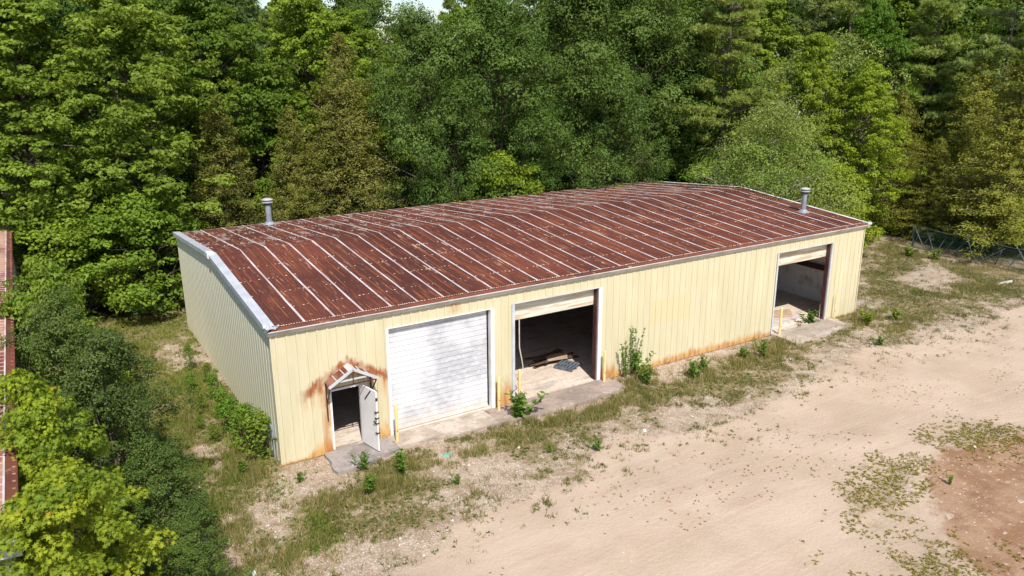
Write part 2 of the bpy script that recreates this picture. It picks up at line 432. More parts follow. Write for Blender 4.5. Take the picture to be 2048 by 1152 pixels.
# eave trim + gutter, in lengths
lens = [-.1, 5.95, 12.0, 18.1, 24.0, L + .12]
for a, b in zip(lens, lens[1:]):
    mb = MB(); mb.add([(a, EY + .012, H + .012), (b, EY + .012, H + .012), (b, -.17, H - .035), (a, -.17, H - .035), (a, -.17, H - .055), (b, -.17, H - .055)],
                      [(0, 3, 2, 1), (3, 4, 5, 2)]); mb.build('eave_trim', MAT['eave'], ware)
    mb = MB(); mb.box(a + .003, b, -.190, -.172, H - .072, H - .046).box(a + .003, b, -.10, -.04, H - .195, H - .185)
    mb.add([(a + .003, -.178, H - .072), (b, -.178, H - .072), (b, -.10, H - .19), (a + .003, -.10, H - .19)], [(0, 1, 2, 3)])
    mb.build('gutter', MAT['gutter'], ware)
MB().box(-.1, L + .12, WD + .03, WD + .16, H - .15, H - .02).build('gutter', MAT['gutter'], ware)
# rake trims
for xr, sgn, m in ((-.12, 1, 'galv'), (L + .14, -1, 'gutter')):
    for ya, yb in ((-.16, WD / 2), (WD / 2, WD + .12)):
        mb = MB(); w = .30 if sgn > 0 else .14
        z = lambda q: roofz(max(min(q, WD), 0)) + (K * min(q, 0) if q < 0 else 0)
        P = []
        for yy in (ya, yb):
            P += [(xr + sgn * w, yy, z(yy) + .032), (xr + sgn * .03, yy, z(yy) + .055), (xr, yy, z(yy) + .045), (xr, yy, z(yy) - .13), (xr + sgn * .05, yy, z(yy) - .19)]
        fs = [(j, j + 1, j + 6, j + 5) for j in range(4)]
        mb.add(P, fs); mb.build('rake_trim', MAT[m], ware)
mb = MB()
for j in range(150):
    yy = j * .1 + .1
    for dx in (.06, .15):
        washer(-.12 + dx, yy, roofz(yy) + .05, .009, .006)
mb.build('trim_rivets', MAT['ventcap'], ware, 'stuff')
MB().box(-.15, .08, WD / 2 - .17, WD / 2 + .14, roofz(WD / 2) - .13, roofz(WD / 2) + .075).build('ridge_end_cap', MAT['white'], ware)
mb = MB(); rr = random.Random(3)
for _ in range(9):
    cx = rr.uniform(-.12, .2); cy = rr.uniform(-.2, .1); mb.bar((cx, cy, H + .02), (cx + rr.uniform(-.1, .1), cy + rr.uniform(-.1, .1), H + .085 + rr.uniform(0, .03)), .09, .02)
mb.build('corner_flashing', MAT['galv'], ware)
MB().box(L + .02, L + .3, -.16, .0, H - .06, H + .04).build('corner_flashing', MAT['galv'], ware)
# openings: trims, jambs, doors
def opening(x0, x1, zt, white='white', wj=.10):
    MB().box(x0 - wj, x0, -.045, -.030, .02, zt).box(x0 - .012, x0 - .001, -.029, .16, .02, zt).build('jamb_trim', MAT[white], ware)
    MB().box(x1, x1 + wj, -.045, -.030, .02, zt).box(x1 + .001, x1 + .012, -.029, .16, .02, zt).build('jamb_trim', MAT[white], ware)
    MB().box(x0 - wj, x1 + wj, -.047, -.030, zt + .001, zt + .035).box(x0, x1, -.029, .14, zt + .001, zt + .012).build('header_trim', MAT[white], ware)
opening(3.62, 7.32, 3.72); opening(8.28, 11.92, 3.74, 'galv', .11); opening(21.68, 25.22, 3.74, 'galv', .09)
MB().box(7.325, 7.45, -.052, -.046, .02, 3.72).build('jamb_trim', MAT['white'], ware)
MB().box(11.925, 12.08, -.052, -.046, .02, 3.74).build('jamb_trim', MAT['white'], ware)
for a, b, zt in OPEN[2:]:
    MB().box(b - .06, b - .002, .02, .20, .1, zt).build('steel_jamb', MAT['steel'], ware)
    MB().box(a + .002, a + .05, .10, .20, .1, zt).build('steel_jamb', MAT['steel'], ware)
# closed overhead door: slats
dr = empty('overhead_door'); dr.parent = ware; dr['label'] = 'closed white overhead door with grey blotches'
ns = 20; z = .115; st = (3.72 - .115) / ns
slat = MB(); slat.add([(0, .022, 0), (3.574, .022, 0), (3.574, 0, .013), (0, 0, .013), (0, 0, st - .003), (3.574, 0, st - .003), (3.574, .022, st - .001), (0, .022, st - .001)],
                      [(0, 1, 2, 3), (3, 2, 5, 4), (4, 5, 6, 7)])
for k in range(ns):
    q_ = MB(); jy = rs.uniform(-.003, .003); q_.add([(p[0] + 3.676, p[1] + .135 + jy, p[2] + z + k * st) for p in slat.v], slat.f); q_.build('door_slat', MAT['door'], dr)
MB().box(3.676, 7.25, .16, .17, .115, 3.70).build('door_backing', MAT['door'], dr)
for a, b, z0 in ((8.335, 11.855, 3.06), (21.735, 25.15, 3.08)):
    d2 = empty('raised_door'); d2.parent = ware; d2['label'] = 'raised beige overhead door, two panels hanging'
    h = (3.74 - z0) / 2
    for k in range(2):
        MB().box(a, b, .20, .24, z0 + k * h + .006, z0 + (k + 1) * h - .006).build('door_panel', MAT['door2'], d2)
    MB().box(a, b, .243, .26, z0 - .03, z0 + .03).build('door_seal', MAT['darkmetal'], d2)
# raised door curled inside, tracks
for a, b in ((8.335, 11.855), (21.735, 25.15)):
    MB().box(a, b, .25, 3.3, 3.80, 3.85).build('door_panel', MAT['door2'], ware)
# man door: frame, leaf, hood
MB().box(1.60, 1.66, -.035, .10, .08, 2.12).build('door_frame', MAT['white'], ware)
MB().box(2.58, 2.64, -.035, .10, .08, 2.12).build('door_frame', MAT['white'], ware)
MB().box(1.66, 2.58, -.035, .10, 2.06, 2.12).build('door_frame', MAT['white'], ware)
MB().box(1.60, 2.64, -.05, .10, .07, .112).build('door_sill', MAT['apron_pale'], ware)
leaf = empty('open_door', (2.56, -.045, .10), math.radians(-78)); leaf.parent = ware; leaf['label'] = 'white steel door leaf standing wide open'
MB().box(.0, .88, .0, .045, .03, 2.03).build('leaf_panel', MAT['manleaf'], leaf)
MB().box(.01, .87, .006, .039, .0, .029).build('kick_strip', MAT['darkmetal'], leaf)
for zz in (.95, 1.12, 1.32, .62):
    MB().box(.80, .90, -.03, .075, zz, zz + .035).build('latch', MAT['darkmetal'], leaf)
MB().tube([(.78, -.05, 1.03), (.86, -.05, 1.03)], .022, 8).tube([(.84, -.05, 1.03), (.84, .09, 1.03)], .015, 8).build('handle', MAT['darkmetal'], leaf)
MB().bar((.30, -.012, 1.62), (.62, -.012, 1.98), .03).build('closer_arm', MAT['darkmetal'], leaf)
MB().box(.87, .90, -.01, .055, 1.72, 1.82).build('latch', MAT['darkmetal'], leaf)
hd = empty('door_hood', (2.22, 0, 0)); hd.parent = ware; hd['label'] = 'small rusty gabled hood over the open door'
for sgn in (-1, 1):
    for k in range(3):
        t0, t1 = k / 3, (k + 1) / 3
        P = []
        for t in (t0, t0 + .27, t1 - .03, t1):
            xx = sgn * (.76 * t + .0); zz = 2.86 - .44 * t
            lift = .02 if t in (t0 + .27, t1 - .03) else 0
            P += [(xx, -.035, zz + lift * .3), (xx, -.52, zz - .02 + lift * .3)]

        m2 = MB(); m2.add(P, [(0, 1, 3, 2), (2, 3, 5, 4), (4, 5, 7, 6)]); m2.build('hood_sheet', MAT['hood'], hd)
        if k: MB().bar((sgn * .76 * t0, -.04, 2.872 - .44 * t0), (sgn * .76 * t0, -.52, 2.852 - .44 * t0), .03, .02).build('hood_rib', MAT['seam'], hd)
    MB().bar((0, -.535, 2.85), (sgn * .78, -.535, 2.40), .02, .09).build('fascia', MAT['galv'], hd)
    MB().bar((sgn * .74, -.50, 2.36), (sgn * .70, -.06, 1.75), .03).build('bracket', MAT['steel'], hd)
    MB().box(sgn * .72 - .02, sgn * .72 + .02, -.07, -.03, 1.15, 2.40).build('bracket_post', MAT['steel'], hd)
MB().bar((-.42, -.49, 2.52), (.42, -.49, 2.52), .03, .05).build('truss_tie', MAT['galv'], hd)
MB().bar((0, -.49, 2.38), (0, -.49, 2.82), .03).build('king_post', MAT['eave'], hd)
MB().bar((-.74, -.50, 2.36), (.74, -.50, 2.36), .03).build('tie_rod', MAT['steel'], hd)
m2 = MB(); m2.add([(-.13, -.03, 2.805), (0, -.03, 2.885), (.13, -.03, 2.805), (-.13, -.54, 2.785), (0, -.54, 2.865), (.13, -.54, 2.785)], [(0, 3, 4, 1), (1, 4, 5, 2)]); m2.build('hood_ridge', MAT['seam'], hd)
# interior: frames, girts, liner
for fx in (6.1, 13.1, 19.2):
    mb = MB(); mb.box(fx - .1, fx + .1, .25, .55, .1, H - .35).box(fx - .1, fx + .1, WD - .6, WD - .3, .1, H - .35)
    mb.bar((fx, .3, H - .3), (fx, WD / 2, H + DH - .3), .2, .3).bar((fx, WD / 2, H + DH - .3), (fx, WD - .3, H - .3), .2, .3); mb.build('steel_frame', MAT['steel'], ware)
for yy in (2.2, 4.4, 6.4, 9, 11.2, 13.4):
    MB().box(.1, L - .1, yy - .03, yy + .03, roofz(yy) - .22, roofz(yy) - .03).build('purlin', MAT['steel'], ware)
MB().box(L - .12, L - .05, .1, WD - .1, .1, H - .1).build('liner', MAT['liner'], ware)
MB().box(L - .30, L - .125, .1, WD - .2, 1.75, 1.98).build('girt', MAT['steel'], ware)
MB().box(.1, L - .3, WD - .12, WD - .05, .1, H - .1).build('liner', MAT['liner'], ware)
# electrical box on the gable
MB().box(-.12, -.03, .45, .62, .75, 1.15).box(-.09, -.05, .50, .55, .0, .75).build('meter_box', MAT['vent'], ware)

# ------------------------------------------------------------------ vents on the roof
def vent(x, y, label):
    z = roofz(y); t = empty('roof_vent', (x, y, z)); tag(t, label, 'roof vent', 'vent pipes on the roof')
    MB().tube([(0, 0, -.02), (0, 0, .05), (0, 0, .14)], [.34, .24, .17], 16).build('flashing', MAT['vent'], t, smooth=False)
    MB().tube([(0, 0, .14), (0, 0, .95)], .13, 16).build('pipe', MAT['vent'], t, smooth=False)
    MB().tube([(0, 0, .95), (0, 0, 1.04)], .16, 16).build('collar', MAT['darkmetal'], t)
    MB().tube([(0, 0, 1.04), (0, 0, 1.075), (0, 0, 1.085)], [.25, .25, .20], 20).build('lower_cap', MAT['ventcap'], t)
    MB().tube([(0, 0, 1.085), (0, 0, 1.15)], .17, 16).build('neck', MAT['vent'], t)
    MB().tube([(0, 0, 1.15), (0, 0, 1.17), (0, 0, 1.22), (0, 0, 1.245)], [.25, .26, .17, .05], 20).build('upper_cap', MAT['ventcap'], t)
    return t
vent(3.97, 14.55, 'grey capped vent pipe at the left end of the rusty roof')
v2 = vent(26.40, 2.62, 'grey capped vent pipe at the right end of the rusty roof'); v2.scale = (.88, .88, .96)

# ------------------------------------------------------------------ aprons, bollards
def rough(pts, seed, amp=.07):
    q = random.Random(seed); out = []
    for (ax, ay), (bx, by) in zip(pts, pts[1:] + pts[:1]):
        out.append((ax, ay)); l = math.hypot(bx - ax, by - ay); k = int(l / .22)
        if min(ay, by) > -.1: continue
        for i in range(1, k):
            t = i / k; j = q.uniform(-amp, amp); out.append((ax + (bx - ax) * t - (by - ay) / l * j, ay + (by - ay) * t + (bx - ax) / l * j))
    return out
def slab(name, pts, z, mat, label, cat='concrete slab'):
    pts = rough(pts, int(pts[0][0] * 10))
    o = MB().poly_slab(pts, -.2, z + .035).build(name, MAT[mat]); tag(o, label, cat); return o
slab('concrete_slab', [(1.28, -.06), (1.25, -1.42), (2.2, -1.35), (3.38, -1.02), (3.38, -.06)], .062, 'apron_grey', 'dark grey concrete slab outside the open entrance door')
slab('concrete_slab', [(3.40, -.05), (3.42, -.92), (5.2, -1.05), (7.0, -1.2), (7.0, -.05)], .055, 'apron_pale', 'pale stained concrete apron below the closed white overhead door')
slab('concrete_slab', [(7.02, -.05), (7.02, -1.2), (9.4, -1.36), (12.1, -1.2), (12.45, -.95), (12.5, -.05)], .058, 'apron', 'brown grey concrete apron outside the middle door opening')
slab('concrete_slab', [(21.6, -.05), (21.55, -1.45), (23.6, -1.38), (25.7, -1.1), (25.8, -.05)], .06, 'apron_pale', 'pale pitted concrete apron outside the rightmost door opening')
BOL = [(3.54, -.52, 1.32, 0, 0, 'pale yellow pipe bollard left of the closed white overhead door'),
       (7.48, -.26, 1.28, 0, 0, 'pale yellow bollard between the closed white door and the middle opening'),
       (8.52, .05, 1.22, 0, 0, 'pale yellow bollard inside the left jamb of the middle opening'),
       (12.10, -.27, 1.28, 0, 0, 'pale yellow bollard against the wall right of the middle opening'),
       (21.88, -.27, 1.30, .0, 0, 'pale yellow bollard at the left jamb of the rightmost opening'),
       (25.72, -.2, 1.28, 0, 0, 'thin yellow bollard at the right jamb of the rightmost opening')]
b0 = None
for x, y, h, tx, ty, lab in BOL:
    if b0 is None:
        b0 = empty('bollard')
        MB().tube([(0, 0, 0), (0, 0, 1.27)], .052, 14, cap=True).build('pipe', MAT['bollard'], b0)
        MB().tube([(0, 0, 1.27), (0, 0, 1.30), (0, 0, 1.315)], [.053, .043, .012], 14).build('cap', MAT['bollard'], b0)
        MB().tube([(0, -.052, .42), (0, -.068, .42)], .018, 6).build('bolt', MAT['darkmetal'], b0)
        o = b0
    else: o = copy_tree(b0)
    o.location = (x, y, .04); o.scale = (1, 1, h / 1.315) if x < 25 else (.62, .62, h / 1.315)
    tag(o, lab, 'bollard', 'yellow pipe bollards beside the doors')

# ------------------------------------------------------------------ things inside the openings
pl = empty('pallet', (11.75, 1.6, .10), .45); pl.scale = (.8, .8, 1); tag(pl, 'blue grey wooden pallet lying inside the middle opening by the right jamb', 'pallet')
for k in range(6): MB().box(-.5, .5, -.5 + k * .18, -.5 + k * .18 + .10, .115, .135).build('deck_board', MAT['bluewood'], pl)
for k in range(3): MB().box(-.5 + k * .45, -.5 + k * .45 + .1, -.5, .5, .015, .113).build('runner', MAT['bluewood'], pl)
tag(MB().poly_slab([(11.15, 2.1), (12.0, 1.95), (12.35, 2.5), (11.4, 2.7)], .30, .32).build('plywood_sheet', MAT['wood']), 'tan square plywood sheet on the board pile inside the middle opening', 'plywood sheet')
bp = empty('board_pile', (11.6, 2.55, .10), .1); tag(bp, 'pile of dark broken boards inside the middle opening', 'board pile')
rb = random.Random(8)
for k in range(14):
    a = rb.uniform(-.35, .35); cx, cy = rb.uniform(-.5, .5), rb.uniform(-.35, .35); lz = .03 + .014 * k
    MB().bar((cx - .7 * math.cos(a), cy - .7 * math.sin(a), lz), (cx + .7 * math.cos(a), cy + .7 * math.sin(a), lz), .14, .018).build('board', MAT['darkwood'], bp)
def hang(p):  return p
hz = MB().tube([(8.62, .22, 3.05), (8.62, .22, 2.6), (8.64, .24, 2.0), (8.74, .24, 1.5), (8.80, .26, 1.22), (8.76, .24, 1.02), (8.6, .22, .85), (8.42, .2, .82)], .022, 6).build('hose', MAT['hose'])
tag(hz, 'pale cable hanging from the raised door in the middle opening', 'cable')
ps = MB().poly_slab([(22.7, 1.35), (23.9, 1.95), (24.9, 1.6), (24.0, .75)], .22, .235)
tag(ps.build('plywood_sheet', MAT['wood']), 'tan sheet of plywood lying inside the rightmost opening', 'plywood sheet')
rb2 = MB().poly_slab([(22.3, .5), (22.6, 1.7), (24.2, 1.9), (24.6, .8), (23.6, .4)], .1, .215)
tag(rb2.build('debris_stack', MAT['stone']), 'low stack of pale boards under the plywood in the rightmost opening', 'board pile')

# ------------------------------------------------------------------ second building at the left edge
shed = empty('rusty_roof_building', (-6.25, 0, 0)); tag(shed, 'neighbouring metal building with streaked rusty roof cut off by the left edge', 'building')
n = N('striped_rust_roof'); f = n.noise(n.scale(n.obj, (1.2, .35, 1)), 1, 4, .65)
x_, y_, z_ = n.xyz(n.obj)
c_ = n.mix(n.sm(f, .42, .60), (0.20, 0.055, 0.035), (0.40, 0.22, 0.15))
MAT['roof2'] = n.fin(c_, .8)
SH = 4.4
def shz(x): return SH + K * (-x)
y = -8.2
while y < 20.6 - .05:
    y1 = min(y + S, 20.6)
    pr = profile(y, y1, FT, .1, RIB)
    mb = MB(); a = [(0.0, q, shz(0) + h) for q, h in pr]; b = [(-7.6, q, shz(-7.6) + h) for q, h in pr]; n_ = len(pr)
    mb.add(a + b, [(i, i + 1, n_ + i + 1, n_ + i) for i in range(n_ - 1)]); mb.build('roof_panel', MAT['roof2'], shed)
    mb = MB(); a = [(-.12 + h, q, .0) for q, h in profile(y, y1)]; b = [(-.12 + h, q, SH - .03) for q, h in profile(y, y1)]; n_ = len(a)
    mb.add(a + b, [(i, i + 1, n_ + i + 1, n_ + i) for i in range(n_ - 1)]); mb.build('wall_panel', MAT['shed_wall'], shed)
    mb = MB()
    for j in range(3):
        q = .1 + FT * (math.ceil((y - .1) / FT) + j)
        if q < y1: mb.bar((-.17, q, shz(.17) + .037), (-7.6, q, shz(-7.6) + .037), .075, .012)
    if mb.v: mb.build('rib_paint', MAT['seam'], shed)
    y = y1
m2 = MB(); m2.add([(-.16, -8.2, SH + .052), (.03, -8.2, SH + .01), (.03, 20.6, SH + .01), (-.16, 20.6, SH + .052), (.03, -8.2, SH - .12), (.03, 20.6, SH - .12)], [(0, 1, 2, 3), (1, 4, 5, 2)]); m2.build('eave_trim', MAT['eave'], shed)
MB().box(-.2, -.165, -8.2, 20.6, SH + .045, SH + .062).build('eave_strip', MAT['seam'], shed)
m2 = MB(); m2.add([(.05, 20.58, SH + .06), (-7.6, 20.58, shz(-7.6) + .06), (-7.6, 20.72, shz(-7.6) + .04), (.05, 20.72, SH + .04), (.05, 20.72, SH - .15), (-7.6, 20.72, shz(-7.6) - .15)], [(0, 3, 2, 1), (3, 4, 5, 2)]); m2.build('rake_trim', MAT['galv'], shed)
m2 = MB(); m2.add([(.05, -8.1, SH + .06), (-7.6, -8.1, shz(-7.6) + .06), (-7.6, -8.4, shz(-7.6) + .05), (.05, -8.4, SH + .05), (.05, -8.4, SH - .15), (-7.6, -8.4, shz(-7.6) - .15)], [(0, 1, 2, 3), (3, 2, 5, 4)]); m2.build('rake_trim', MAT['galv'], shed)
for yy in (-8.2, 20.6):
    m2 = MB(); m2.add([(-.12, yy, 0), (-15.0, yy, 0), (-15.0, yy, SH), (-7.6, yy, shz(-7.6) - .03), (-.12, yy, SH - .03)], [(0, 1, 2, 3, 4)]); m2.build('gable_wall', MAT['shed_wall'], shed)
m2 = MB(); m2.add([(-7.6, -8.2, shz(-7.6)), (-15.2, -8.2, SH), (-15.2, 20.6, SH), (-7.6, 20.6, shz(-7.6))], [(0, 1, 2, 3)]); m2.build('far_roof_slope', MAT['roof2'], shed)

# ------------------------------------------------------------------ ground
def vnoise(x, y, seed=0):
    xi = np.floor(x).astype(np.int64); yi = np.floor(y).astype(np.int64); fx = x - xi; fy = y - yi
    def h(a, b):
        n = (a * 374761393 + b * 668265263 + seed * 974711) & 0xffffffff
        n = ((n ^ (n >> 13)) * 1274126177) & 0xffffffff
        return ((n ^ (n >> 16)) & 0xffff) / 65535.0
    ux = fx * fx * (3 - 2 * fx); uy = fy * fy * (3 - 2 * fy)
    return (h(xi, yi) * (1 - ux) + h(xi + 1, yi) * ux) * (1 - uy) + (h(xi, yi + 1) * (1 - ux) + h(xi + 1, yi + 1) * ux) * uy
def fbm(x, y, seed=0, o=4):
    s = 0; a = .5; t = 0
    for k in range(o): s = s + a * vnoise(x * 2 ** k, y * 2 ** k, seed + k * 17); t += a; a *= .55
    return s / t
def psd(P, x, y):
    P = np.asarray(P); d = np.full(x.shape, 1e9); ins = np.zeros(x.shape, bool)
    for i in range(len(P)):
        ax, ay = P[i]; bx, by = P[(i + 1) % len(P)]
        ex, ey = bx - ax, by - ay
        t = np.clip(((x - ax) * ex + (y - ay) * ey) / (ex * ex + ey * ey + 1e-9), 0, 1)
        d = np.minimum(d, np.hypot(x - ax - t * ex, y - ay - t * ey))
        if ay != by:
            c = ((ay > y) != (by > y)) & (x < ex * (y - ay) / (by - ay) + ax); ins ^= c
    return np.where(ins, -d, d)
GP = lambda pts: [G(a, b) for a, b in pts]
SAND = GP([(790, 1152), (850, 1085), (930, 1035), (1010, 1005), (1110, 975), (1230, 905), (1330, 860), (1480, 835), (1570, 795), (1640, 745), (1690, 705), (1800, 690), (1900, 655), (2048, 615)]) + [(60, -4), (90, -30), (30, -60), (-20, -40), (-2, -12)]
MUD = GP([(1850, 925), (1900, 895), (2060, 870), (2250, 850), (2400, 1200), (1960, 1152), (1880, 1060)])
WEED = [(GP([(1690, 990), (1760, 925), (1850, 925), (1830, 970), (1770, 1020), (1730, 1060)]), .95),
        (GP([(1840, 885), (1920, 835), (2060, 850), (2100, 905), (1950, 915)]), .8),
        (GP([(1750, 1170), (1800, 1095), (1900, 1085), (1920, 1170)]), .9),
        (GP([(1950, 1160), (2048, 1110), (2100, 1160)]), .8),
        (GP([(1600, 1090), (1680, 1000), (1700, 1040), (1660, 1130)]), .35)]
BARE = [GP(q) for q in ([(400, 900), (440, 880), (450, 930), (415, 940)], [(300, 690), (350, 680), (400, 720), (350, 745), (310, 720)],
        [(565, 935), (650, 905), (685, 960), (600, 975), (560, 960)],
        [(500, 985), (600, 975), (560, 1040), (470, 1060)],
        [(860, 905), (960, 880), (1040, 960), (1090, 1000), (980, 980), (900, 950)],
        [(1230, 765), (1310, 735), (1500, 685), (1500, 700), (1400, 730), (1300, 770)],
        [(1690, 700), (1720, 650), (1800, 620), (1760, 680)],
        [(1710, 612), (1760, 602), (1740, 618)],
        [(1380, 860), (1300, 830), (1420, 800), (1480, 830)],
        [(1790, 560), (1860, 520), (1940, 560), (1870, 590)],
        [(600, 1152), (700, 1080), (850, 1060), (770, 1152)])]
GRASSY = [(GP(q), w) for q, w in (
        ([(520, 1010), (640, 1000), (700, 930), (850, 890), (880, 960), (820, 1040), (680, 1090), (560, 1080)], .8),
        ([(900, 885), (1040, 845), (1240, 785), (1290, 800), (1250, 840), (1150, 870), (1090, 910), (1000, 920)], .85),
        ([(1240, 770), (1400, 740), (1530, 690), (1600, 700), (1600, 760), (1480, 810), (1400, 800), (1280, 800)], .8),
        ([(420, 720), (540, 900), (560, 960), (480, 1000), (400, 960), (330, 800)], .75),
        ([(340, 1152), (330, 1080), (420, 1000), (480, 1040), (500, 1152)], .7),
        ([(100, 630), (330, 605), (385, 640), (430, 740), (560, 930), (540, 1000), (440, 1060), (420, 1152), (200, 1152), (120, 800)], .98),
        ([(1740, 480), (1900, 520), (2100, 570), (2080, 600), (1900, 610), (1800, 690), (1690, 690), (1720, 600)], .85),
        ([(1730, 500), (1820, 500), (1850, 540), (1770, 560)], .8),
        ([(1880, 540), (2048, 570), (2048, 600), (1900, 590)], .8))]
FOREST = [(-60, 17.3), (-5.5, 18.3), (.5, 17.6), (4, 16.2), (28.5, 16.3), (33, 13), (38, 12.5), (43.5, 10), (44, 2), (47, -3), (60, -3.5), (200, -10), (300, 300), (-300, 300), (-300, 17.3)]
def fields(x, y):
    wx = x + (fbm(x * .5, y * .5, 3) - .5) * 2.2; wy = y + (fbm(x * .5, y * .5, 9) - .5) * 2.2
    w2x = x + (fbm(x * 1.1, y * 1.1, 3) - .5) * 1.0; w2y = y + (fbm(x * 1.1, y * 1.1, 9) - .5) * 1.0
    sand = 1 / (1 + np.exp(psd(SAND, wx, wy) * 2.4))
    mud = 1 / (1 + np.exp(psd(MUD, w2x, w2y) * 2.6))
    fo = 1 / (1 + np.exp(psd(FOREST, wx, wy) * 2.2))
    n1 = fbm(x * .55, y * .55, 21); n2 = fbm(x * 2.0, y * 2.0, 41)
    g = .54 + (n1 - .5) * 1.0
    for P, w in GRASSY: g = np.maximum(g, w * 1.1 / (1 + np.exp(psd(P, w2x, w2y) * 2.5)))
    for P in BARE: g = g * (1 - .9 / (1 + np.exp(psd(P, w2x, w2y) * 4)))
    g = g * (1 - sand)
    wd = np.zeros_like(g)
    for P, w in WEED: wd = np.maximum(wd, w / (1 + np.exp(psd(P, w2x, w2y) * 1.5)))
    edge = np.exp(-((psd(SAND, wx, wy) + .2) / 1.3) ** 2) * .22
    g = np.maximum(g, edge)
    g = np.clip(g * .92 + (n2 - .5) * 1.1 * (g > .05), 0, 1) * (1 - fo)
    inb = (x > -.0) & (x < L) & (y > 0) & (y < WD)
    slabm = ((y > -1.15) & (y < 0) & (x > 1.3) & (x < 12.4)) | ((y > -1.1) & (y < 0) & (x > 21.6) & (x < 25.7))
    g = np.where(inb | slabm, 0, g)
    return sand, mud, fo, np.clip(g, 0, 1), np.clip(wd, 0, 1)
def axis(a, b, st, lo, hi):
    core = np.arange(a, b + 1e-6, st); l = []; v = a; s = st
    while v > lo: s *= 1.35; v -= s; l.append(v)
    r = []; v = core[-1]; s = st
    while v < hi: s *= 1.35; v += s; r.append(v)
    return np.concatenate([np.array(l[::-1]), core, np.array(r)])
gx = axis(-9, 56, .26, -700, 800); gy = axis(-15, 24, .26, -600, 900)
X, Y = np.meshgrid(gx, gy)
nearb = np.clip(np.maximum(np.maximum(-1.5 - X, X - L - 1.5), np.maximum(-3.0 - Y, Y - WD - 1.5)) / 4, 0, 1)
und = (fbm(X * .12, Y * .12, 70) - .5) * .55 + (fbm(X * .6, Y * .6, 77) - .5) * .14
Z = und * nearb * np.clip(1 - (np.hypot(X, Y) - 90) / 300, 0, 1) - .0 + (fbm(X * 1.7, Y * 1.7, 5) - .5) * .045 * np.clip(nearb + .3, 0, 1) - .012
def gz(x, y):
    x = np.atleast_1d(np.asarray(x, float)); y = np.atleast_1d(np.asarray(y, float))
    nb = np.clip(np.maximum(np.maximum(-1.5 - x, x - L - 1.5), np.maximum(-3.0 - y, y - WD - 1.5)) / 4, 0, 1)
    u = (fbm(x * .12, y * .12, 70) - .5) * .55 + (fbm(x * .6, y * .6, 77) - .5) * .14
    return u * nb * np.clip(1 - (np.hypot(x, y) - 90) / 300, 0, 1) + (fbm(x * 1.7, y * 1.7, 5) - .5) * .045 * np.clip(nb + .3, 0, 1) - .012
inb = (X > .1) & (X < L - .1) & (Y > .1) & (Y < WD - .1); Z = np.where(inb, -.05, Z)
sa, mu, fo, gr, wd = fields(X, Y)
ny, nx = X.shape; idx = np.arange(ny * nx).reshape(ny, nx)
F = np.stack([idx[:-1, :-1], idx[:-1, 1:], idx[1:, 1:], idx[1:, :-1]], -1).reshape(-1, 4)
V = np.stack([X, Y, Z], -1).reshape(-1, 3)
A = {k: v.ravel() for k, v in dict(sand=sa, mud=mu, forest=fo, grass=gr, weed=wd).items()}
n = N('earth')
o_ = n.obj
sand_c = n.mix(n.sm(n.noise(o_, .35, 4, .6), .35, .65), (0.425, 0.322, 0.236), (0.490, 0.380, 0.290))
sand_c = n.mix(n.sm(n.noise(n.scale(o_, (.25, 1.4, 1), (0, 0, 0)), 1.0, 5, .62, .6), .50, .66, 0, .32), sand_c, (0.40, 0.285, 0.21))
sand_c = n.mix(n.sm(n.noise(o_, 2.6, 5, .7), .58, .72, 0, .45), sand_c, (0.40, 0.28, 0.20))
sand_c = n.mix(n.sm(n.noise(o_, 14, 3, .6), .52, .72, 0, .35), sand_c, (0.56, 0.44, 0.335))
mp = n.n('ShaderNodeMapping'); n.put(mp.inputs[0], o_); mp.inputs['Rotation'].default_value = (0, 0, math.radians(-14)); mp.inputs['Scale'].default_value = (.10, 2.6, 1)
trk = n.noise(mp.outputs[0], 1.0, 4, .7, .3)
tm = n.sm(n.noise(o_, .16, 2, .5), .45, .62)
sand_c = n.mix(n.ma('MULTIPLY', n.sm(trk, .52, .64, 0, .22), tm), sand_c, (0.38, 0.275, 0.20))
sand_c = n.mix(n.ma('MULTIPLY', n.sm(trk, .46, .36, 0, .2), tm), sand_c, (0.60, 0.48, 0.385))
peb = n.vor(o_, 16.0)
grav = n.mix(n.sm(n.noise(o_, 1.6, 4, .6), .35, .65), (0.43, 0.34, 0.26), (0.32, 0.235, 0.165))
grav = n.mix(n.sm(peb, .10, .45, .75, 0), grav, (0.68, 0.60, 0.52))
grav = n.mix(n.sm(n.noise(o_, 22, 3, .7), .53, .66, 0, .75), grav, (0.17, 0.115, 0.08))
grav = n.mix(n.sm(n.noise(o_, 4.2, 5, .75), .50, .62, 0, .62), grav, (0.215, 0.165, 0.095))
turf = n.mix(n.sm(n.noise(o_, 3.0, 4, .7), .38, .62), (0.13, 0.115, 0.045), (0.26, 0.185, 0.10))
turf = n.mix(n.sm(n.noise(o_, 12, 4, .7), .50, .64, 0, .7), turf, (0.42, 0.33, 0.24))
mudc = n.mix(n.sm(n.noise(o_, .9, 5, .65), .38, .62), (0.25, 0.140, 0.080), (0.34, 0.215, 0.135))
mudc = n.mix(n.sm(n.noise(o_, 5, 5, .75), .58, .66, 0, .8), mudc, (0.58, 0.43, 0.33))
mudc = n.mix(n.sm(n.noise(o_, 13, 3, .7), .58, .70, 0, .5), mudc, (0.17, 0.09, 0.055))
frst = n.mix(n.sm(n.noise(o_, 1.2, 4, .7), .4, .6), (0.045, 0.032, 0.018), (0.075, 0.085, 0.02))
brk = n.noise(o_, 2.2, 5, .7)
def th(a, lo, hi, amt=.6):
    return n.sm(n.ma('ADD', n.attr(a), n.ma('MULTIPLY', n.ma('SUBTRACT', brk, .5), amt)), lo, hi)
c_ = n.mix(th('grass', .28, .66, 1.3), grav, turf)
c_ = n.mix(th('sand', .40, .62, .5), c_, sand_c)
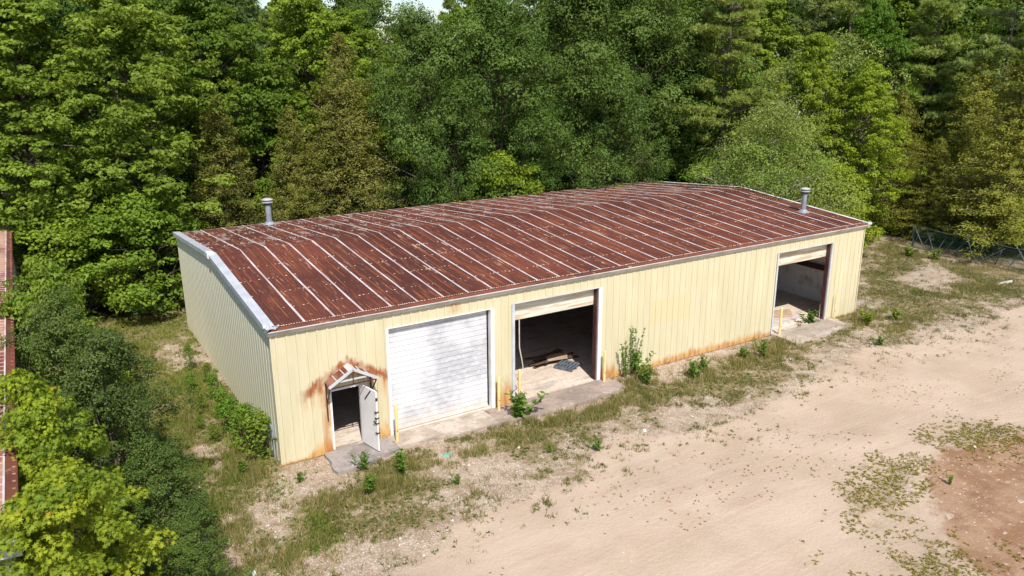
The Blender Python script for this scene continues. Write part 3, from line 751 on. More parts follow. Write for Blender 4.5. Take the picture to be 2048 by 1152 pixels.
c_ = n.mix(th('weed', .35, .7, 1.1), c_, n.mix(.35, turf, sand_c))
c_ = n.mix(th('mud', .35, .65, .7), c_, mudc)
c_ = n.mix(th('forest', .35, .65, .5), c_, frst)
MAT['mudstone'] = plain('mud_stone', (0.42, 0.32, 0.25), .95, .25, 6)
MAT['earth'] = n.fin(c_, .95, 0, .12, n.bump(n.ma('ADD', n.noise(o_, 9, 5, .65), n.ma('MULTIPLY', trk, .8)), .55, .05))
g0 = obj('ground', mesh_np('ground', V, F, {k: ('POINT', v) for k, v in A.items()}), MAT['earth'], None, 'structure', True)
def subsheet(name, mask, dz):
    fm = mask.ravel()[F].min(1) > .5; ff = F[fm]; u, inv = np.unique(ff, return_inverse=True)
    v = V[u].copy(); v[:, 2] += dz
    return obj(name, mesh_np(name, v, inv.reshape(-1, 4), {k: ('POINT', a[u]) for k, a in A.items()}), MAT['earth'], None, 'structure', True)
subsheet('dirt_yard', sa * (1 - fo), .005)
subsheet('forest_floor', fo, .005)

# ------------------------------------------------------------------ foliage
def leafmat(name, dark, light, tip=None, trans=.35, amt_tip=.06, rough=.55, spec=.25):
    n = N(name)
    v = n.attr('v'); oc = n.ocol()
    c = n.mix(v, dark, light)
    if tip: c = n.mix(n.sm(v, 1 - amt_tip * 2, 1 - amt_tip), c, tip)
    c = n.mix(1.0, c, oc, 'MULTIPLY')
    b = n.n('ShaderNodeBsdfPrincipled'); n.put(b.inputs['Base Color'], c); b.inputs['Roughness'].default_value = rough
    b.inputs['Specular IOR Level'].default_value = spec
    t = n.n('ShaderNodeBsdfTranslucent'); n.put(t.inputs[0], n.mix(1.0, c, (1.15, 1.1, .55), 'MULTIPLY'))
    m = n.n('ShaderNodeMixShader'); m.inputs[0].default_value = trans
    n.t.links.new(b.outputs[0], m.inputs[1]); n.t.links.new(t.outputs[0], m.inputs[2]); n.t.links.new(m.outputs[0], n.out.inputs[0])
    return n.m
MAT['maple'] = leafmat('maple_leaves', (0.095, 0.155, 0.018), (0.31, 0.405, 0.058), None, .45, spec=.15)
MAT['oak'] = leafmat('oak_leaves', (0.040, 0.080, 0.012), (0.140, 0.215, 0.042), None, .22, spec=.15)
MAT['cedar'] = leafmat('cedar_sprays', (0.095, 0.110, 0.022), (0.285, 0.300, 0.070), (0.26, 0.20, 0.09), .3, .03)
MAT['pine'] = leafmat('pine_needles', (0.12, 0.165, 0.045), (0.40, 0.46, 0.16), None, .35)
MAT['willow'] = leafmat('grey_green_leaves', (0.11, 0.155, 0.035), (0.33, 0.40, 0.11), None, .3)
MAT['fmaple'] = leafmat('young_maple_leaves', (0.07, 0.15, 0.016), (0.42, 0.47, 0.030), (0.50, 0.22, 0.05), .42, .03)
MAT['shrub'] = leafmat('dark_shrub_leaves', (0.036, 0.064, 0.012), (0.125, 0.180, 0.036), (0.17, 0.16, 0.05), .25)
MAT['weedleaf'] = leafmat('weed_leaves', (0.09, 0.16, 0.022), (0.22, 0.34, 0.05), None, .35)
MAT['bark'] = plain('bark', (0.115, 0.090, 0.072), .9, .4, 3)
MAT['palebark'] = plain('pale_bark', (0.36, 0.31, 0.26), .9, .3, 3)
MAT['stem'] = plain('green_stem', (0.14, 0.17, 0.05), .8, .3, 5)

def unit(v): return v / (np.linalg.norm(v, axis=-1, keepdims=True) + 1e-9)
def leaf_mesh(name, C, Nn, size, rng, shape='leaf', v=None, along=None, asp=.55):
    n = len(C)
    r = along if along is not None else rng.normal(size=(n, 3))
    t = unit(r - (r * Nn).sum(1, keepdims=True) * Nn); b = np.cross(Nn, t)
    size = np.broadcast_to(np.asarray(size, float).reshape(-1, 1), (n, 1))
    v = rng.random(n) if v is None else v
    if shape == 'leaf':
        P = [C - t * size * .5, C - b * size * asp * .5 + t * size * .05 + Nn * size * .10, C + t * size * .5, C + b * size * asp * .5 + t * size * .05 + Nn * size * .10]
        V = np.stack(P, 1).reshape(-1, 3); Fc = np.arange(n * 4).reshape(n, 4)
    elif shape == 'blade':
        P = [C - b * size * asp * .5, C + b * size * asp * .5, C + t * size]
        V = np.stack(P, 1).reshape(-1, 3); Fc = np.arange(n * 3).reshape(n, 3)
    else:
        angs = [-90, -50, -20, 5, 28, 62, 90, 118, 152, 175, 200, 230]; rad = [.42, .22, .46, .24, .56, .26, .60, .26, .56, .24, .46, .22]
        P = []
        for a, q in zip(angs, rad):
            a = math.radians(a); P.append(C + (b * math.cos(a) + t * math.sin(a)) * size * q - Nn * size * (.16 * q))
        V = np.stack(P, 1).reshape(-1, 3); Fc = np.arange(n * len(angs)).reshape(n, len(angs))
    return mesh_np(name, V, Fc, {'v': ('FACE', v)})
def wob(rng, a, b, k=5, amp=.1):
    a = np.array(a, float); b = np.array(b, float); d = np.linalg.norm(b - a)
    P = [a + (b - a) * i / k + (rng.normal(size=3) * amp * d / k if 0 < i < k else 0) for i in range(k + 1)]
    return [tuple(p) for p in P]
def wood_mesh(name, limbs, n=6):
    mb = MB()
    for P, R in limbs: mb.tube(P, R, n, cap=False)
    me = mb.mesh(name); me.shade_smooth(); return me
def broadleaf(name, seed, H, R, zb, ncl, lpc, ls, cr=(.6, 1.1), flat=.62, mat='maple', bark='bark', shape='leaf', prof=.75, limb=.07, tr=.22, up=.55, inner=.3, stems=1, asp=.6, core=.55, nr=.42, nlimb=70, sub=0):
    rng = np.random.default_rng(seed)
    t = rng.random(ncl) ** .85; a = rng.random(ncl) * 2 * np.pi
    ph = rng.random(4) * 6.28
    rr = R * np.sin(np.pi * np.clip(t * .80 + .17, 0, 1)) ** prof
    rr = rr * (1 + .20 * np.sin(2 * a + ph[0] + 3 * t) + .16 * np.sin(3 * a + ph[1] + 6 * t) + .10 * np.sin(5 * a + ph[2] - 9 * t))
    f = np.where(rng.random(ncl) < 1 - inner, rng.uniform(.72, 1, ncl), rng.uniform(.1, .7, ncl))
    top = np.cos(a + ph[3]) * .04 * H
    zc = zb + (H - zb) * (t * .95) + top * t
    c = np.stack([rr * f * np.cos(a), rr * f * np.sin(a), zc], 1)
    k = rng.uniform(cr[0], cr[1], ncl)
    cnt = np.maximum(8, (lpc * (k / np.mean(cr)) ** 2)).astype(int)
    ii = np.repeat(np.arange(ncl), cnt); m = len(ii)
    d = unit(rng.normal(size=(m, 3))); d[:, 2] = d[:, 2] * .8 + .22; d = unit(d)
    # sub-bumps so that a clump is itself ragged
    bump = 1 + .28 * np.sin(d[:, 0] * 5 + ii * 1.7) * np.sin(d[:, 1] * 5 + ii * 2.3)
    rad = rng.uniform(core, 1.08, m) ** .7 * bump
    P = c[ii] + d * (k[ii] * rad)[:, None] * np.array([1, 1, flat])
    if sub:
        sd = unit(rng.normal(size=(ncl * sub, 3)) + np.array([0, 0, .35])); sk = rng.uniform(.25, .50, ncl * sub)
        si = ii * sub + rng.integers(0, sub, m)
        P = c[ii] + (sd[si] * .70 + d * (sk[si] * rng.uniform(.7, 1.1, m))[:, None]) * k[ii][:, None] * np.array([1, 1, flat])
        d = unit(d * .7 + sd[si] * .5)
    outw = unit(P * np.array([1, 1, 0]) + np.array([0, 0, .01]))
    nn = unit(d * (.55 if core < .7 else .95) + np.array([0, 0, up]) + outw * .15 + rng.normal(size=(m, 3)) * nr)
    vc = rng.random(ncl); v = np.clip(vc[ii] * .5 + (rng.random(ncl * sub)[si] * .25 if sub else .12) + rng.random(m) * .30 + rng.normal(size=m) * .05, 0, 1)
    me = leaf_mesh(name + '_crown', P, nn, ls * rng.uniform(.7, 1.25, m), rng, shape, v, asp=asp)
    me.materials.append(MAT[mat])
    limbs = []
    for s_ in range(stems):
        b0_ = np.array([rng.normal() * .12 * (stems > 1), rng.normal() * .12 * (stems > 1), -.15])
        e = np.array([rng.normal() * .05 * R * stems, rng.normal() * .05 * R * stems, H * .80])
        Pt = wob(rng, b0_, e, 8, .12); limbs.append((Pt, [tr * (1 - .85 * i / 8) for i in range(9)]))
    T = np.array(limbs[0][0])
    for j in range(0, ncl, max(1, ncl // nlimb)):
        if c[j, 2] > H * .82: continue
        z0 = max(zb * .5, c[j, 2] - .55 * np.hypot(c[j, 0], c[j, 1]) - .3)
        q = np.clip(z0 / (H * .80) * 8, 0, 7.999); i0 = int(q); base = T[i0] + (T[i0 + 1] - T[i0]) * (q - i0)
        limbs.append((wob(rng, base, c[j], 4, .22), [limb, limb * .8, limb * .6, limb * .4, limb * .15]))
    wm = wood_mesh(name + '_trunk', limbs, 6); wm.materials.append(MAT[bark])
    return wm, me, H
def cedar(name, seed, H, R, zb, nb, per, ls=.2, mat='cedar', droop=.25, asp=.32):
    rng = np.random.default_rng(seed); Ps = []; Al = []; vv = []; limbs = [([(0, 0, -.1), (.05, .03, H * .5), (0, 0, H)], [.16 + H * .006, .10, .01])]
    for j in range(nb):
        t = rng.random() ** 1.15; z = zb + (H - zb) * t; a = rng.random() * 6.283
        Lb = R * (1 - t) ** .72 * rng.uniform(.55, 1.12) * (1 + .18 * math.sin(3 * a + seed + 5 * t)) + .12
        d = np.array([math.cos(a), math.sin(a), rng.uniform(.0, .35)]); sdr = droop * rng.uniform(.3, 1.3)
        m = int(per * (.3 + Lb / R)); s = rng.random(m) ** .75
        w = (.10 + .32 * Lb * .45 * np.sin(np.pi * np.clip(s, .08, .97)))
        lat = np.array([-math.sin(a), math.cos(a), 0]); q = rng.normal(size=m) * w * .6
        P = np.array([0, 0, z]) + d * (s * Lb)[:, None] + lat * q[:, None] + np.stack([np.zeros(m), np.zeros(m), -sdr * Lb * s ** 2 + rng.normal(size=m) * .10], 1)
        Ps.append(P); Al.append(d * .9 + lat * np.sign(q)[:, None] * .7 + rng.normal(size=(m, 3)) * .5 + np.array([0, 0, -.1])); vv.append(np.clip(rng.random() * .5 + rng.random(m) * .5, 0, 1))
        if j % 3 == 0: limbs.append(([(0, 0, z), tuple(np.array([0, 0, z]) + d * Lb * .5 - np.array([0, 0, sdr * Lb * .25])), tuple(np.array([0, 0, z]) + d * Lb * .92 - np.array([0, 0, sdr * Lb * .85]))], [.03, .02, .006]))
    for j in range(nb // 9):   # bare dead twigs low down
        z = rng.uniform(.3, zb + (H - zb) * .4); a = rng.random() * 6.283; Lb = R * rng.uniform(.4, .9)
        limbs.append((wob(rng, (0, 0, z), (math.cos(a) * Lb, math.sin(a) * Lb, z + rng.uniform(-.2, .3)), 3, .2), [.022, .018, .012, .005]))
    P = np.concatenate(Ps); A_ = np.concatenate(Al); m = len(P)
    nn = unit(np.array([0, 0, .8]) + unit(P * np.array([1, 1, 0])) * .5 + rng.normal(size=(m, 3)) * .55)
    me = leaf_mesh(name + '_crown', P, nn, ls * rng.uniform(.6, 1.3, m), rng, 'leaf', np.concatenate(vv), along=A_, asp=asp)
    me.materials.append(MAT[mat]); wm = wood_mesh(name + '_trunk', limbs, 5); wm.materials.append(MAT['bark']); return wm, me, H
def pinetree(name, seed, H, R, zb, nwh, mat='pine', tuft=26, pad=False):
    rng = np.random.default_rng(seed); C = []; A_ = []; vv = []; limbs = [(wob(rng, (0, 0, -.1), (.2, .1, H), 8, .05), [.24 * (1 - .9 * i / 8) for i in range(9)])]
    for w in range(nwh):
        t = (w + rng.uniform(-.3, .3)) / nwh; z = zb + (H - zb) * t
        for q in range(rng.integers(3, 6)):
            a = rng.random() * 6.283; Lb = R * (1 - t) ** .55 * rng.uniform(.5, 1.1) * (.75 + .35 * math.sin(a * 2 + seed)) + .3
            d = np.array([math.cos(a), math.sin(a), rng.uniform(.05, .35)]); lat = np.array([-math.sin(a), math.cos(a), 0])
            e = np.array([0, 0, z]) + d * Lb; limbs.append((wob(rng, (0, 0, z), e, 3, .12), [.06, .045, .03, .01]))
            nt = int((10 + 16 * Lb) * (1.35 if pad else 1))
            for k in range(nt):
                s = rng.uniform(.50 if pad else .35, 1.05); c = np.array([0, 0, z]) + d * Lb * s + lat * rng.normal() * Lb * .16 * (1.2 - abs(s - .6)) + np.array([0, 0, rng.uniform(-.06, .22)])
                ax = unit(d * .5 + np.array([0, 0, .55]) + rng.normal(size=3) * .35)
                r = unit(ax * .75 + rng.normal(size=(tuft, 3)) * .6)
                C.append(np.repeat(c[None], tuft, 0)); A_.append(r); vv.append(np.clip(np.full(tuft, rng.random() * .6) + rng.random(tuft) * .4, 0, 1))
    C = np.concatenate(C); A_ = np.concatenate(A_); m = len(C)
    nn = unit(np.cross(A_, rng.normal(size=(m, 3))))
    me = leaf_mesh(name + '_crown', C, nn, .30 * rng.uniform(.7, 1.2, m), rng, 'blade', np.concatenate(vv), along=A_, asp=.19)
    me.materials.append(MAT[mat]); wm = wood_mesh(name + '_trunk', limbs, 6); wm.materials.append(MAT['bark']); return wm, me, H

KIND = {}
KIND['mapleA'] = broadleaf('maple', 1, 15, 4.3, 2.0, 260, 190, .20, (.5, 1.15), .55, sub=6)
KIND['mapleB'] = broadleaf('maple', 2, 15, 3.9, 1.6, 240, 190, .20, (.5, 1.1), .5, sub=6)
KIND['youngmaple'] = broadleaf('young_maple', 3, 6, 2.4, .5, 120, 110, .17, (.35, .7), .5, tr=.1, limb=.03)
KIND['oakA'] = broadleaf('oak', 4, 15.5, 4.9, 1.6, 85, 620, .175, (1.0, 1.9), .72, mat='oak', tr=.26, limb=.05, up=.25, inner=.22, asp=.5, core=.8, nr=.34, sub=13)
KIND['oakB'] = broadleaf('oak', 5, 15.5, 4.6, 1.2, 80, 620, .175, (.95, 1.8), .72, mat='oak', tr=.25, limb=.05, up=.25, inner=.22, asp=.5, core=.8, nr=.34, sub=13)
KIND['cedarA'] = cedar('cedar', 6, 12, 4.0, .4, 560, 105, .15)
KIND['cedarB'] = cedar('cedar', 7, 12, 3.4, .6, 480, 105, .15, droop=.05)
KIND['pineA'] = pinetree('white_pine', 8, 17, 4.8, 6.5, 13, pad=True)
KIND['pineB'] = pinetree('white_pine', 9, 17, 4.0, 2.0, 26)
KIND['willow'] = broadleaf('arching_tree', 10, 9, 4.0, .8, 200, 150, .13, (.4, .85), .8, mat='willow', bark='palebark', tr=.14, limb=.045, up=.3, asp=.4)
KIND['overhang'] = broadleaf('overhang', 15, 8, 3.4, 4.9, 80, 110, .13, (.35, .75), .8, mat='willow', bark='palebark', tr=.12, limb=.04, up=.3, asp=.4)
KIND['bush'] = broadleaf('understory_bush', 11, 2.2, 1.4, .15, 40, 90, .13, (.28, .5), .7, tr=.03, limb=.012)
KIND['fmaple'] = broadleaf('yellow_green_maple', 12, 5.6, 1.7, .5, 170, 95, .098, (.14, .36), .55, mat='fmaple', shape='lobe', tr=.05, limb=.014, up=.55, inner=.45, stems=2, prof=.9, nlimb=24)
KIND['shrub'] = broadleaf('dark_green_shrub', 13, 5.6, 1.9, .3, 130, 300, .075, (.30, .65), .9, mat='shrub', tr=.05, limb=.016, up=.35, stems=3, asp=.55, nlimb=40, sub=5)
KIND['weedbush'] = broadleaf('leafy_bush', 14, 1.5, .50, .1, 40, 34, .085, (.09, .2), .9, mat='weedleaf', bark='stem', tr=.012, limb=.006, stems=3, up=.5)

TC = {}
used = {}
def place(kind, x, y, h, label, cat='tree', wr=1.0, rz=None, col=(1, 1, 1), group=None, name=None, lean=None):
    wm, me, H0 = KIND[kind]
    rng = random.Random(hash((round(x, 2), round(y, 2))) & 0xffff)
    nm = name or {'mapleA': 'maple_tree', 'mapleB': 'maple_tree', 'youngmaple': 'young_maple', 'oakA': 'oak_tree', 'oakB': 'oak_tree', 'cedarA': 'cedar_tree',
                  'cedarB': 'cedar_tree', 'pineA': 'pine_tree', 'pineB': 'pine_tree', 'overhang': 'arching_tree', 'willow': 'arching_tree', 'bush': 'understory_bush', 'fmaple': 'young_maple',
                  'shrub': 'tall_shrub', 'weedbush': 'leafy_bush'}[kind]
    r = empty(nm, (x, y, float(gz(x, y)[0])), rng.random() * 6.28 if rz is None else rz)
    s = h / H0; r.scale = (s * wr, s * wr, s)
    if lean: r.rotation_euler[0], r.rotation_euler[1] = lean
    tag(r, label, cat, group)
    t = obj('trunk' if nm.endswith(('tree', 'maple')) else 'stems', wm, None, r)
    c = obj('crown' if nm.endswith(('tree', 'maple')) else 'foliage', me, None, r); c.color = (*col, 1)
    return r
def TP(kind, px, py, dist, pytop, label, wr=1.0, col=(1, 1, 1), **kw):
    """tree whose crown centre shows at (px, py) from dist metres away and whose top shows at pytop"""
    p = W3(px, py, dist); top = W3(px, pytop, dist)[2]
    return place(kind, float(p[0]), float(p[1]), float(top), label, wr=wr, col=col, **kw)
BR = (1.0, 1.0, 1.0)
# left wood
TP('mapleA', 250, 200, 43.5, -40, 'big light green maple filling the upper left, nearest the clearing', 1.05, (1.0, 1.0, 1.0), rz=1.0)
TP('mapleB', 60, 230, 44, -30, 'light green maple at the left edge above the neighbouring roof', 1.1, (.95, 1.0, .95), rz=2.0)
TP('youngmaple', 290, 480, 40.5, 375, 'young maple hugging the far left corner of the cream warehouse', 1.15, (.95, 1.05, .9))
TP('youngmaple', 130, 500, 41.5, 400, 'young light green maple between the two metal buildings, left one', 1.2, (1.15, 1.15, .9))
TP('youngmaple', 215, 420, 43.5, 300, 'mid height maple under the big light green maple', 1.1, (.95, 1.0, .9))
TP('pineB', 30, 380, 52, 180, 'dark drooping pine at the left edge behind the maples', 1.0, (.8, .9, .8))
TP('mapleA', 400, 80, 50, -60, 'dark green maple rising behind the left roof vent trees', 1.0, (.62, .72, .7), rz=4)
TP('pineB', 480, 130, 55, -60, 'tall dark pine in the gap between two left maples', 1.0, (.62, .78, .7))
TP('mapleB', 620, 130, 52, -30, 'bright maple crown behind the tall olive cedar', .95, (1.1, 1.12, .9), rz=.4)
TP('mapleA', 520, 290, 50, 100, 'mid green maple between the two olive cedars', .8, (.8, .95, .85), rz=5)
TP('cedarB', 445, 330, 43.5, 185, 'short olive brown cedar left of the left roof vent', 1.05, (1.0, .95, .8))
TP('cedarA', 690, 280, 46, 75, 'tall broad olive cedar standing right of the left roof vent', 1.05, (1.05, 1.0, .85))
TP('cedarB', 590, 360, 44.5, 215, 'small olive cedar directly behind the left roof vent', 1.05, (1.05, 1.02, .8))
# oaks behind the roof
TP('oakA', 850, 190, 47, 20, 'dark green oak behind the roof, leftmost of the oak row', .85, (1.0, 1.0, 1.0), rz=.3)
TP('oakB', 1000, 170, 49, -40, 'dark green oak behind the middle of the roof, second of the row', .95, (1.0, 1.02, .95), rz=1.3)
TP('oakA', 1150, 170, 50.5, -50, 'dark green oak hanging low over the far roof edge, third of the row', .95, (1.0, .98, .95), rz=2.4)
TP('oakB', 1285, 150, 53, -30, 'dark green oak beside the pine, rightmost of the oak row', .9, (1.05, 1.0, .95), rz=3.6)
TP('youngmaple', 1010, 345, 44.5, 300, 'small bright maple low behind the roof between the dark oaks', .9, (1.05, 1.05, .8))
TP('oakA', 1240, 260, 49, 130, 'low dark oak touching the far roof edge', .8, (.95, 1.0, .95), rz=5)
TP('oakB', 905, 300, 46, 190, 'low round dark oak left of the small bright maple', .8, (.95, 1.03, .95), rz=4.3)
TP('oakA', 1090, 290, 47.5, 200, 'low round dark oak right of the small bright maple', .72, (.95, 1.05, .95), rz=1.8)
# right side
TP('pineA', 1455, 150, 54, -70, 'tall pine with a bare lower trunk behind the right end of the roof', 1.0, (1.15, 1.15, .8), rz=.5)
TP('youngmaple', 1405, 345, 54, 300, 'small dark sapling tree by the ridge end of the roof', 1.1, (.6, .8, .6))
TP('willow', 1545, 315, 47, 205, 'arching grey green tree leaning over the right back corner of the roof', 1.05, (1.0, 1.0, .8), rz=.7)
TP('mapleB', 1620, 220, 56, 60, 'slim yellow green maple behind the arching tree', .62, (1.2, 1.15, .8), rz=2)
TP('mapleA', 1720, 290, 56, 130, 'yellow green maple right of the right roof vent', .85, (1.25, 1.2, .8), rz=3)
TP('youngmaple', 1670, 380, 52, 320, 'low yellow green maple just behind the right roof vent', 1.1, (1.3, 1.2, .8))
TP('willow', 1640, 190, 60, 70, 'hazy grey green tree above the right roof vent', 1.0, (1.0, 1.0, .85), rz=2.7)
TP('pineB', 1700, 90, 66, -60, 'feathery pale pine at the top right, left one', 1.15, (1.2, 1.22, .95), rz=1)
TP('pineB', 1870, 90, 66, -60, 'feathery pale pine at the top right, between two bright maples', 1.2, (1.2, 1.25, .95), rz=4)
TP('mapleA', 1750, 80, 63, -15, 'dark maple between the two feathery pines at the top right', .6, (.55, .75, .6), rz=4)
TP('cedarA', 1790, 330, 60, 180, 'olive cedar at the near edge of the wood right of the warehouse', .95, (1.3, 1.28, .8))
TP('mapleB', 1870, 300, 64, 200, 'light green maple showing between the olive cedars', .7, (1.05, 1.05, .8))
TP('cedarA', 1945, 260, 61, 110, 'tall olive cedar with a visible trunk behind the green netting fence', 1.15, (1.3, 1.28, .85), rz=2)
TP('cedarB', 2035, 270, 56, 90, 'olive cedar at the right edge above the fence end', 1.25, (1.3, 1.28, .8), rz=1)
TP('pineA', 2020, 120, 62, -50, 'dark pine cut off by the upper right corner', .9, (1.1,1.15,1.0), rz=2)
TP('mapleB', 1970, 60, 70, -20, 'bright maple crown at the top right behind the cedars', .8, (1.1, 1.1, .8))
TP('cedarB', 1870, 370, 58, 280, 'short bushy cedar behind the left end of the fence', 1.35, (1.3, 1.28, .85), rz=3)
place('overhang', 29.0, 8.0, 7.4, 'small arching tree whose branches rest on the right back corner of the roof', rz=2.2, wr=1.2, col=(.85, 1.0, .6))
place('overhang', 24.5, 17.2, 7.8, 'thin leaning tree brushing the far roof edge near its right end', rz=2.0, col=(.7,.8,.6))
# deep rows that close the view
rg = random.Random(77)
row = 0
for dist, hgt, lab in ((60, (15, 17), 'second'), (70, (16, 18.5), 'third'), (82, (17, 19.5), 'last')):
    px = -140 + dist
    while px < 2200:
        k = rg.choice(['mapleA', 'mapleB', 'oakA', 'oakB', 'pineB', 'mapleA'])
        p = W3(px, 150, dist + rg.uniform(-3, 3)); h = rg.uniform(*hgt)
        if 800 < px < 880: h = 14.0 + (dist - 60) * .03
        if dist < 65 and px > 1450: px += 100; continue
        g_ = rg.uniform(.7, 1.05)
        refs = ['big left maple', 'left roof vent', 'tall olive cedar', 'left end of the oak row', 'middle of the oak row', 'right end of the oak row', 'tall pine', 'arching grey green tree', 'right roof vent', 'netting fence']
        rf_ = refs[max(0, min(9, int(px / 205)))]
        kd = {'m': 'light green broadleaf', 'o': 'dark green broadleaf', 'p': 'dark needled'}[k[0]]
        place(k, float(p[0]), float(p[1]), h, f'{kd} tree, {lab} row of wood beyond the {rf_}', wr=1.0, col=(g_, g_ * rg.uniform(.98, 1.08), g_ * .85), group='trees deep in the wood')
        px += rg.uniform(105, 150) * 60 / dist
# wood beyond the frame on both sides
for x, y, k in ((-14, 22, 'mapleA'), (-19, 27, 'oakA'), (-12, 30, 'mapleB'), (70, 6, 'oakA'), (62, 1, 'mapleB'), (74, -4, 'pineB'), (58, -8, 'cedarA'), (-22, 18, 'oakB')):
    place(k, x, y, 15.5, f"{ {'m': 'light green maple', 'o': 'dark green oak', 'p': 'tall pine', 'c': 'olive cedar'}[k[0]] } beyond the {'left' if x < 0 else 'right'} edge of the view", col=(.9, .95, .85), group='trees beside the view')
# understory
ub = [(120, 600, .9), (175, 610, 1.2), (240, 612, .8), (300, 610, 1.0), (345, 605, 1.2), (90, 560, 1.3), (200, 575, 1.4), (320, 570, 1.5), (1765, 470, 1.3), (1840, 435, 1.7), (1900, 440, 1.5), (1960, 430, 2.0), (2020, 450, 2.2), (1800, 440, 1.8), (2046, 500, 2.2), (1990, 470, 1.6), (1880, 415, 2.2), (1740, 440, 2.0), (1930, 465, 1.2)]
ul = ['leftmost bush at the foot of the neighbouring metal building wall', 'low bush under the young maple between the two buildings', 'low bush left of the small blue green pine', 'low bush right of the small blue green pine', 'bush at the far left foot of the cream gable', 'dark bush in the shade beside the neighbouring building', 'bush in the shade under the big light green maple', 'bush in the shade behind the far left corner of the warehouse',
      'bush by the left end of the green netting fence', 'light green bush behind the left part of the fence', 'light green bush behind the middle of the fence', 'tall bush behind the fence under the olive cedar', 'tall bush behind the right part of the fence', 'bush behind the right back corner of the warehouse', 'green bush at the right edge behind the fence end', 'bush just behind the sagging middle of the fence', 'large light bush deep behind the fence', 'large bush close behind the warehouse right end', 'small bush against the back of the netting']
for (px, py, h), lb in zip(ub, ul):
    x, y = G(px, py); place('bush', x, y, h, lb, 'bush', 1.25, col=(rg.uniform(.9, 1.2), rg.uniform(.95, 1.15), .75), group='bushes along the wood edge')
x, y = G(285, 628); place('cedarB', x, y, 1.7, 'small blue green pine sapling at the clearing edge', 'sapling', 1.5, col=(.9, 1.35, 1.5), name='pine_sapling')
# foreground left
place('shrub', -4.35, -.9, 5.2, 'tall dark green shrub between the two buildings, nearest the camera', 'shrub', 1.0, rz=.4, col=(1, 1, 1))
place('shrub', -5.15, 2.3, 5.5, 'dark green shrub behind the nearest one, beside the neighbouring roof', 'shrub', .85, rz=2.1, col=(1.2, 1.2, 1.1))
place('youngmaple', -5.3, 5.2, 6.2, 'light leafy sapling against the neighbouring wall', 'sapling', .62, rz=2.1, col=(.95, 1.0, .95))
place('youngmaple', -5.1, 8.8, 4.2, 'small light leafy sapling in the grass gap by the neighbouring wall', 'sapling', .7, rz=1.1, col=(1.05, 1.05, .9))
place('shrub', -3.75, -3.6, 3.4, 'low dark shrub right of the yellow green maple at the bottom edge', 'shrub', 1.1, rz=3.6, col=(1.05, 1.1, 1.0))
place('shrub', -3.6, -5.6, 2.3, 'lowest dark shrub at the bottom edge of the yard', 'shrub', 1.3, rz=1.6, col=(1.15, 1.2, 1.0))
place('fmaple', -5.95, -4.3, 6.2, 'bright yellow green maple against the neighbouring roof at the left edge', 'tree', .78, rz=.2, col=(.95, 1, 1))
place('fmaple', -5.5, -6.1, 4.9, 'bright yellow green maple with upright shoots at the bottom left', 'tree', .72, rz=2.2)
place('fmaple', -5.75, -8.1, 5.7, 'lowest bright yellow green maple at the bottom left edge', 'tree', 1.0, rz=4.0, col=(1, 1, 1))

# bushes along the gable
gb = [(-.45, 1.0, 1.75, 1.25), (-.55, 2.0, 1.6, 1.2), (-.75, 3.2, 1.4, 1.1), (-.8, 4.5, 1.25, 1.0), (-.7, 6.2, 1.15, .9), (-.55, 8.0, .9, .9), (-1.25, 7.2, .9, 1), (-1.3, 5.2, .8, .9), (-1.4, 2.7, .75, 1), (-.9, 9.6, 1.3, .6), (-1.6, 3.9, .6, 1)]
gl = ['thick bright green bush nearest the front corner of the gable', 'bright green bush second along the gable wall from the front', 'bright green bush third along the gable wall from the front', 'leafy bush fourth along the gable wall from the front', 'leafy bush by the middle of the gable wall', 'small bush beyond the middle of the gable wall', 'small bush standing off the middle of the gable', 'low bush in the grass off the gable middle', 'low bush in the grass off the near gable bushes', 'upright thin bush near the far part of the gable', 'lowest bush farthest from the gable wall']
for (x, y, h, w), lb in zip(gb, gl):
    place('weedbush', x, y, h * .88, lb, 'bush', w * .95, col=(rg.uniform(.9, 1.15), rg.uniform(.9, 1.1), .75), group='bushes along the gable wall')

# ------------------------------------------------------------------ leafy weeds
def stalk_plant(seed, h, nl, ll, w=.5):
    rng = np.random.default_rng(seed); limbs = []; C = []; A_ = []; Nn = []
    for s in range(5 if h < 1 else 3):
        off = rng.normal(size=2) * h * (.20 if h < 1 else .06); P = [(0, 0, -.03), (off[0] * .5, off[1] * .5, h * .5), (off[0], off[1], h)]; limbs.append((P, [.012, .009, .004]))
        for k in range(nl):
            t = .12 + .88 * k / nl + rng.uniform(-.03, .03); a = k * 2.1 + rng.random() * 1.2; base = np.array([off[0] * t, off[1] * t, h * t])
            for q in (0, math.pi):
                d = np.array([math.cos(a + q), math.sin(a + q), .35 + .5 * t]); d = d / np.linalg.norm(d); l = ll * (1.15 - .5 * t)
                l *= rng.uniform(.6, 1.15); C.append(base + d * l * .5 + rng.normal(size=3) * ll * .12); A_.append(d); Nn.append(unit(np.array([-d[0] * .4, -d[1] * .4, 1]) + rng.normal(size=3) * .5))
    C = np.array(C); me = leaf_mesh('weed_leaves', C, np.array(Nn), ll * rng.uniform(.8, 1.1, len(C)), rng, 'leaf', None, along=np.array(A_), asp=w)
    me.materials.append(MAT['weedleaf']); wm = wood_mesh('weed_stem', limbs, 5); wm.materials.append(MAT['stem']); return wm, me, h
KIND['stalk'] = stalk_plant(1, .75, 13, .15, .5); KIND['tall'] = stalk_plant(3, 1.9, 24, .12, .6)
def weed(px, py, h, label, k='stalk', wr=1.0, xy=None, name='leafy_weed', col=(.8, .9, .7)):
    x, y = xy or G(px, py); wm, me, H0 = KIND[k]
    r = empty(name, (x, y, float(gz(x, y)[0])), rg.random() * 6); s = h / H0; r.scale = (s * wr, s * wr, s); tag(r, label, 'plant', 'leafy weeds')
    obj('stem', wm, None, r); c = obj('foliage', me, None, r); c.color = (*col, 1)
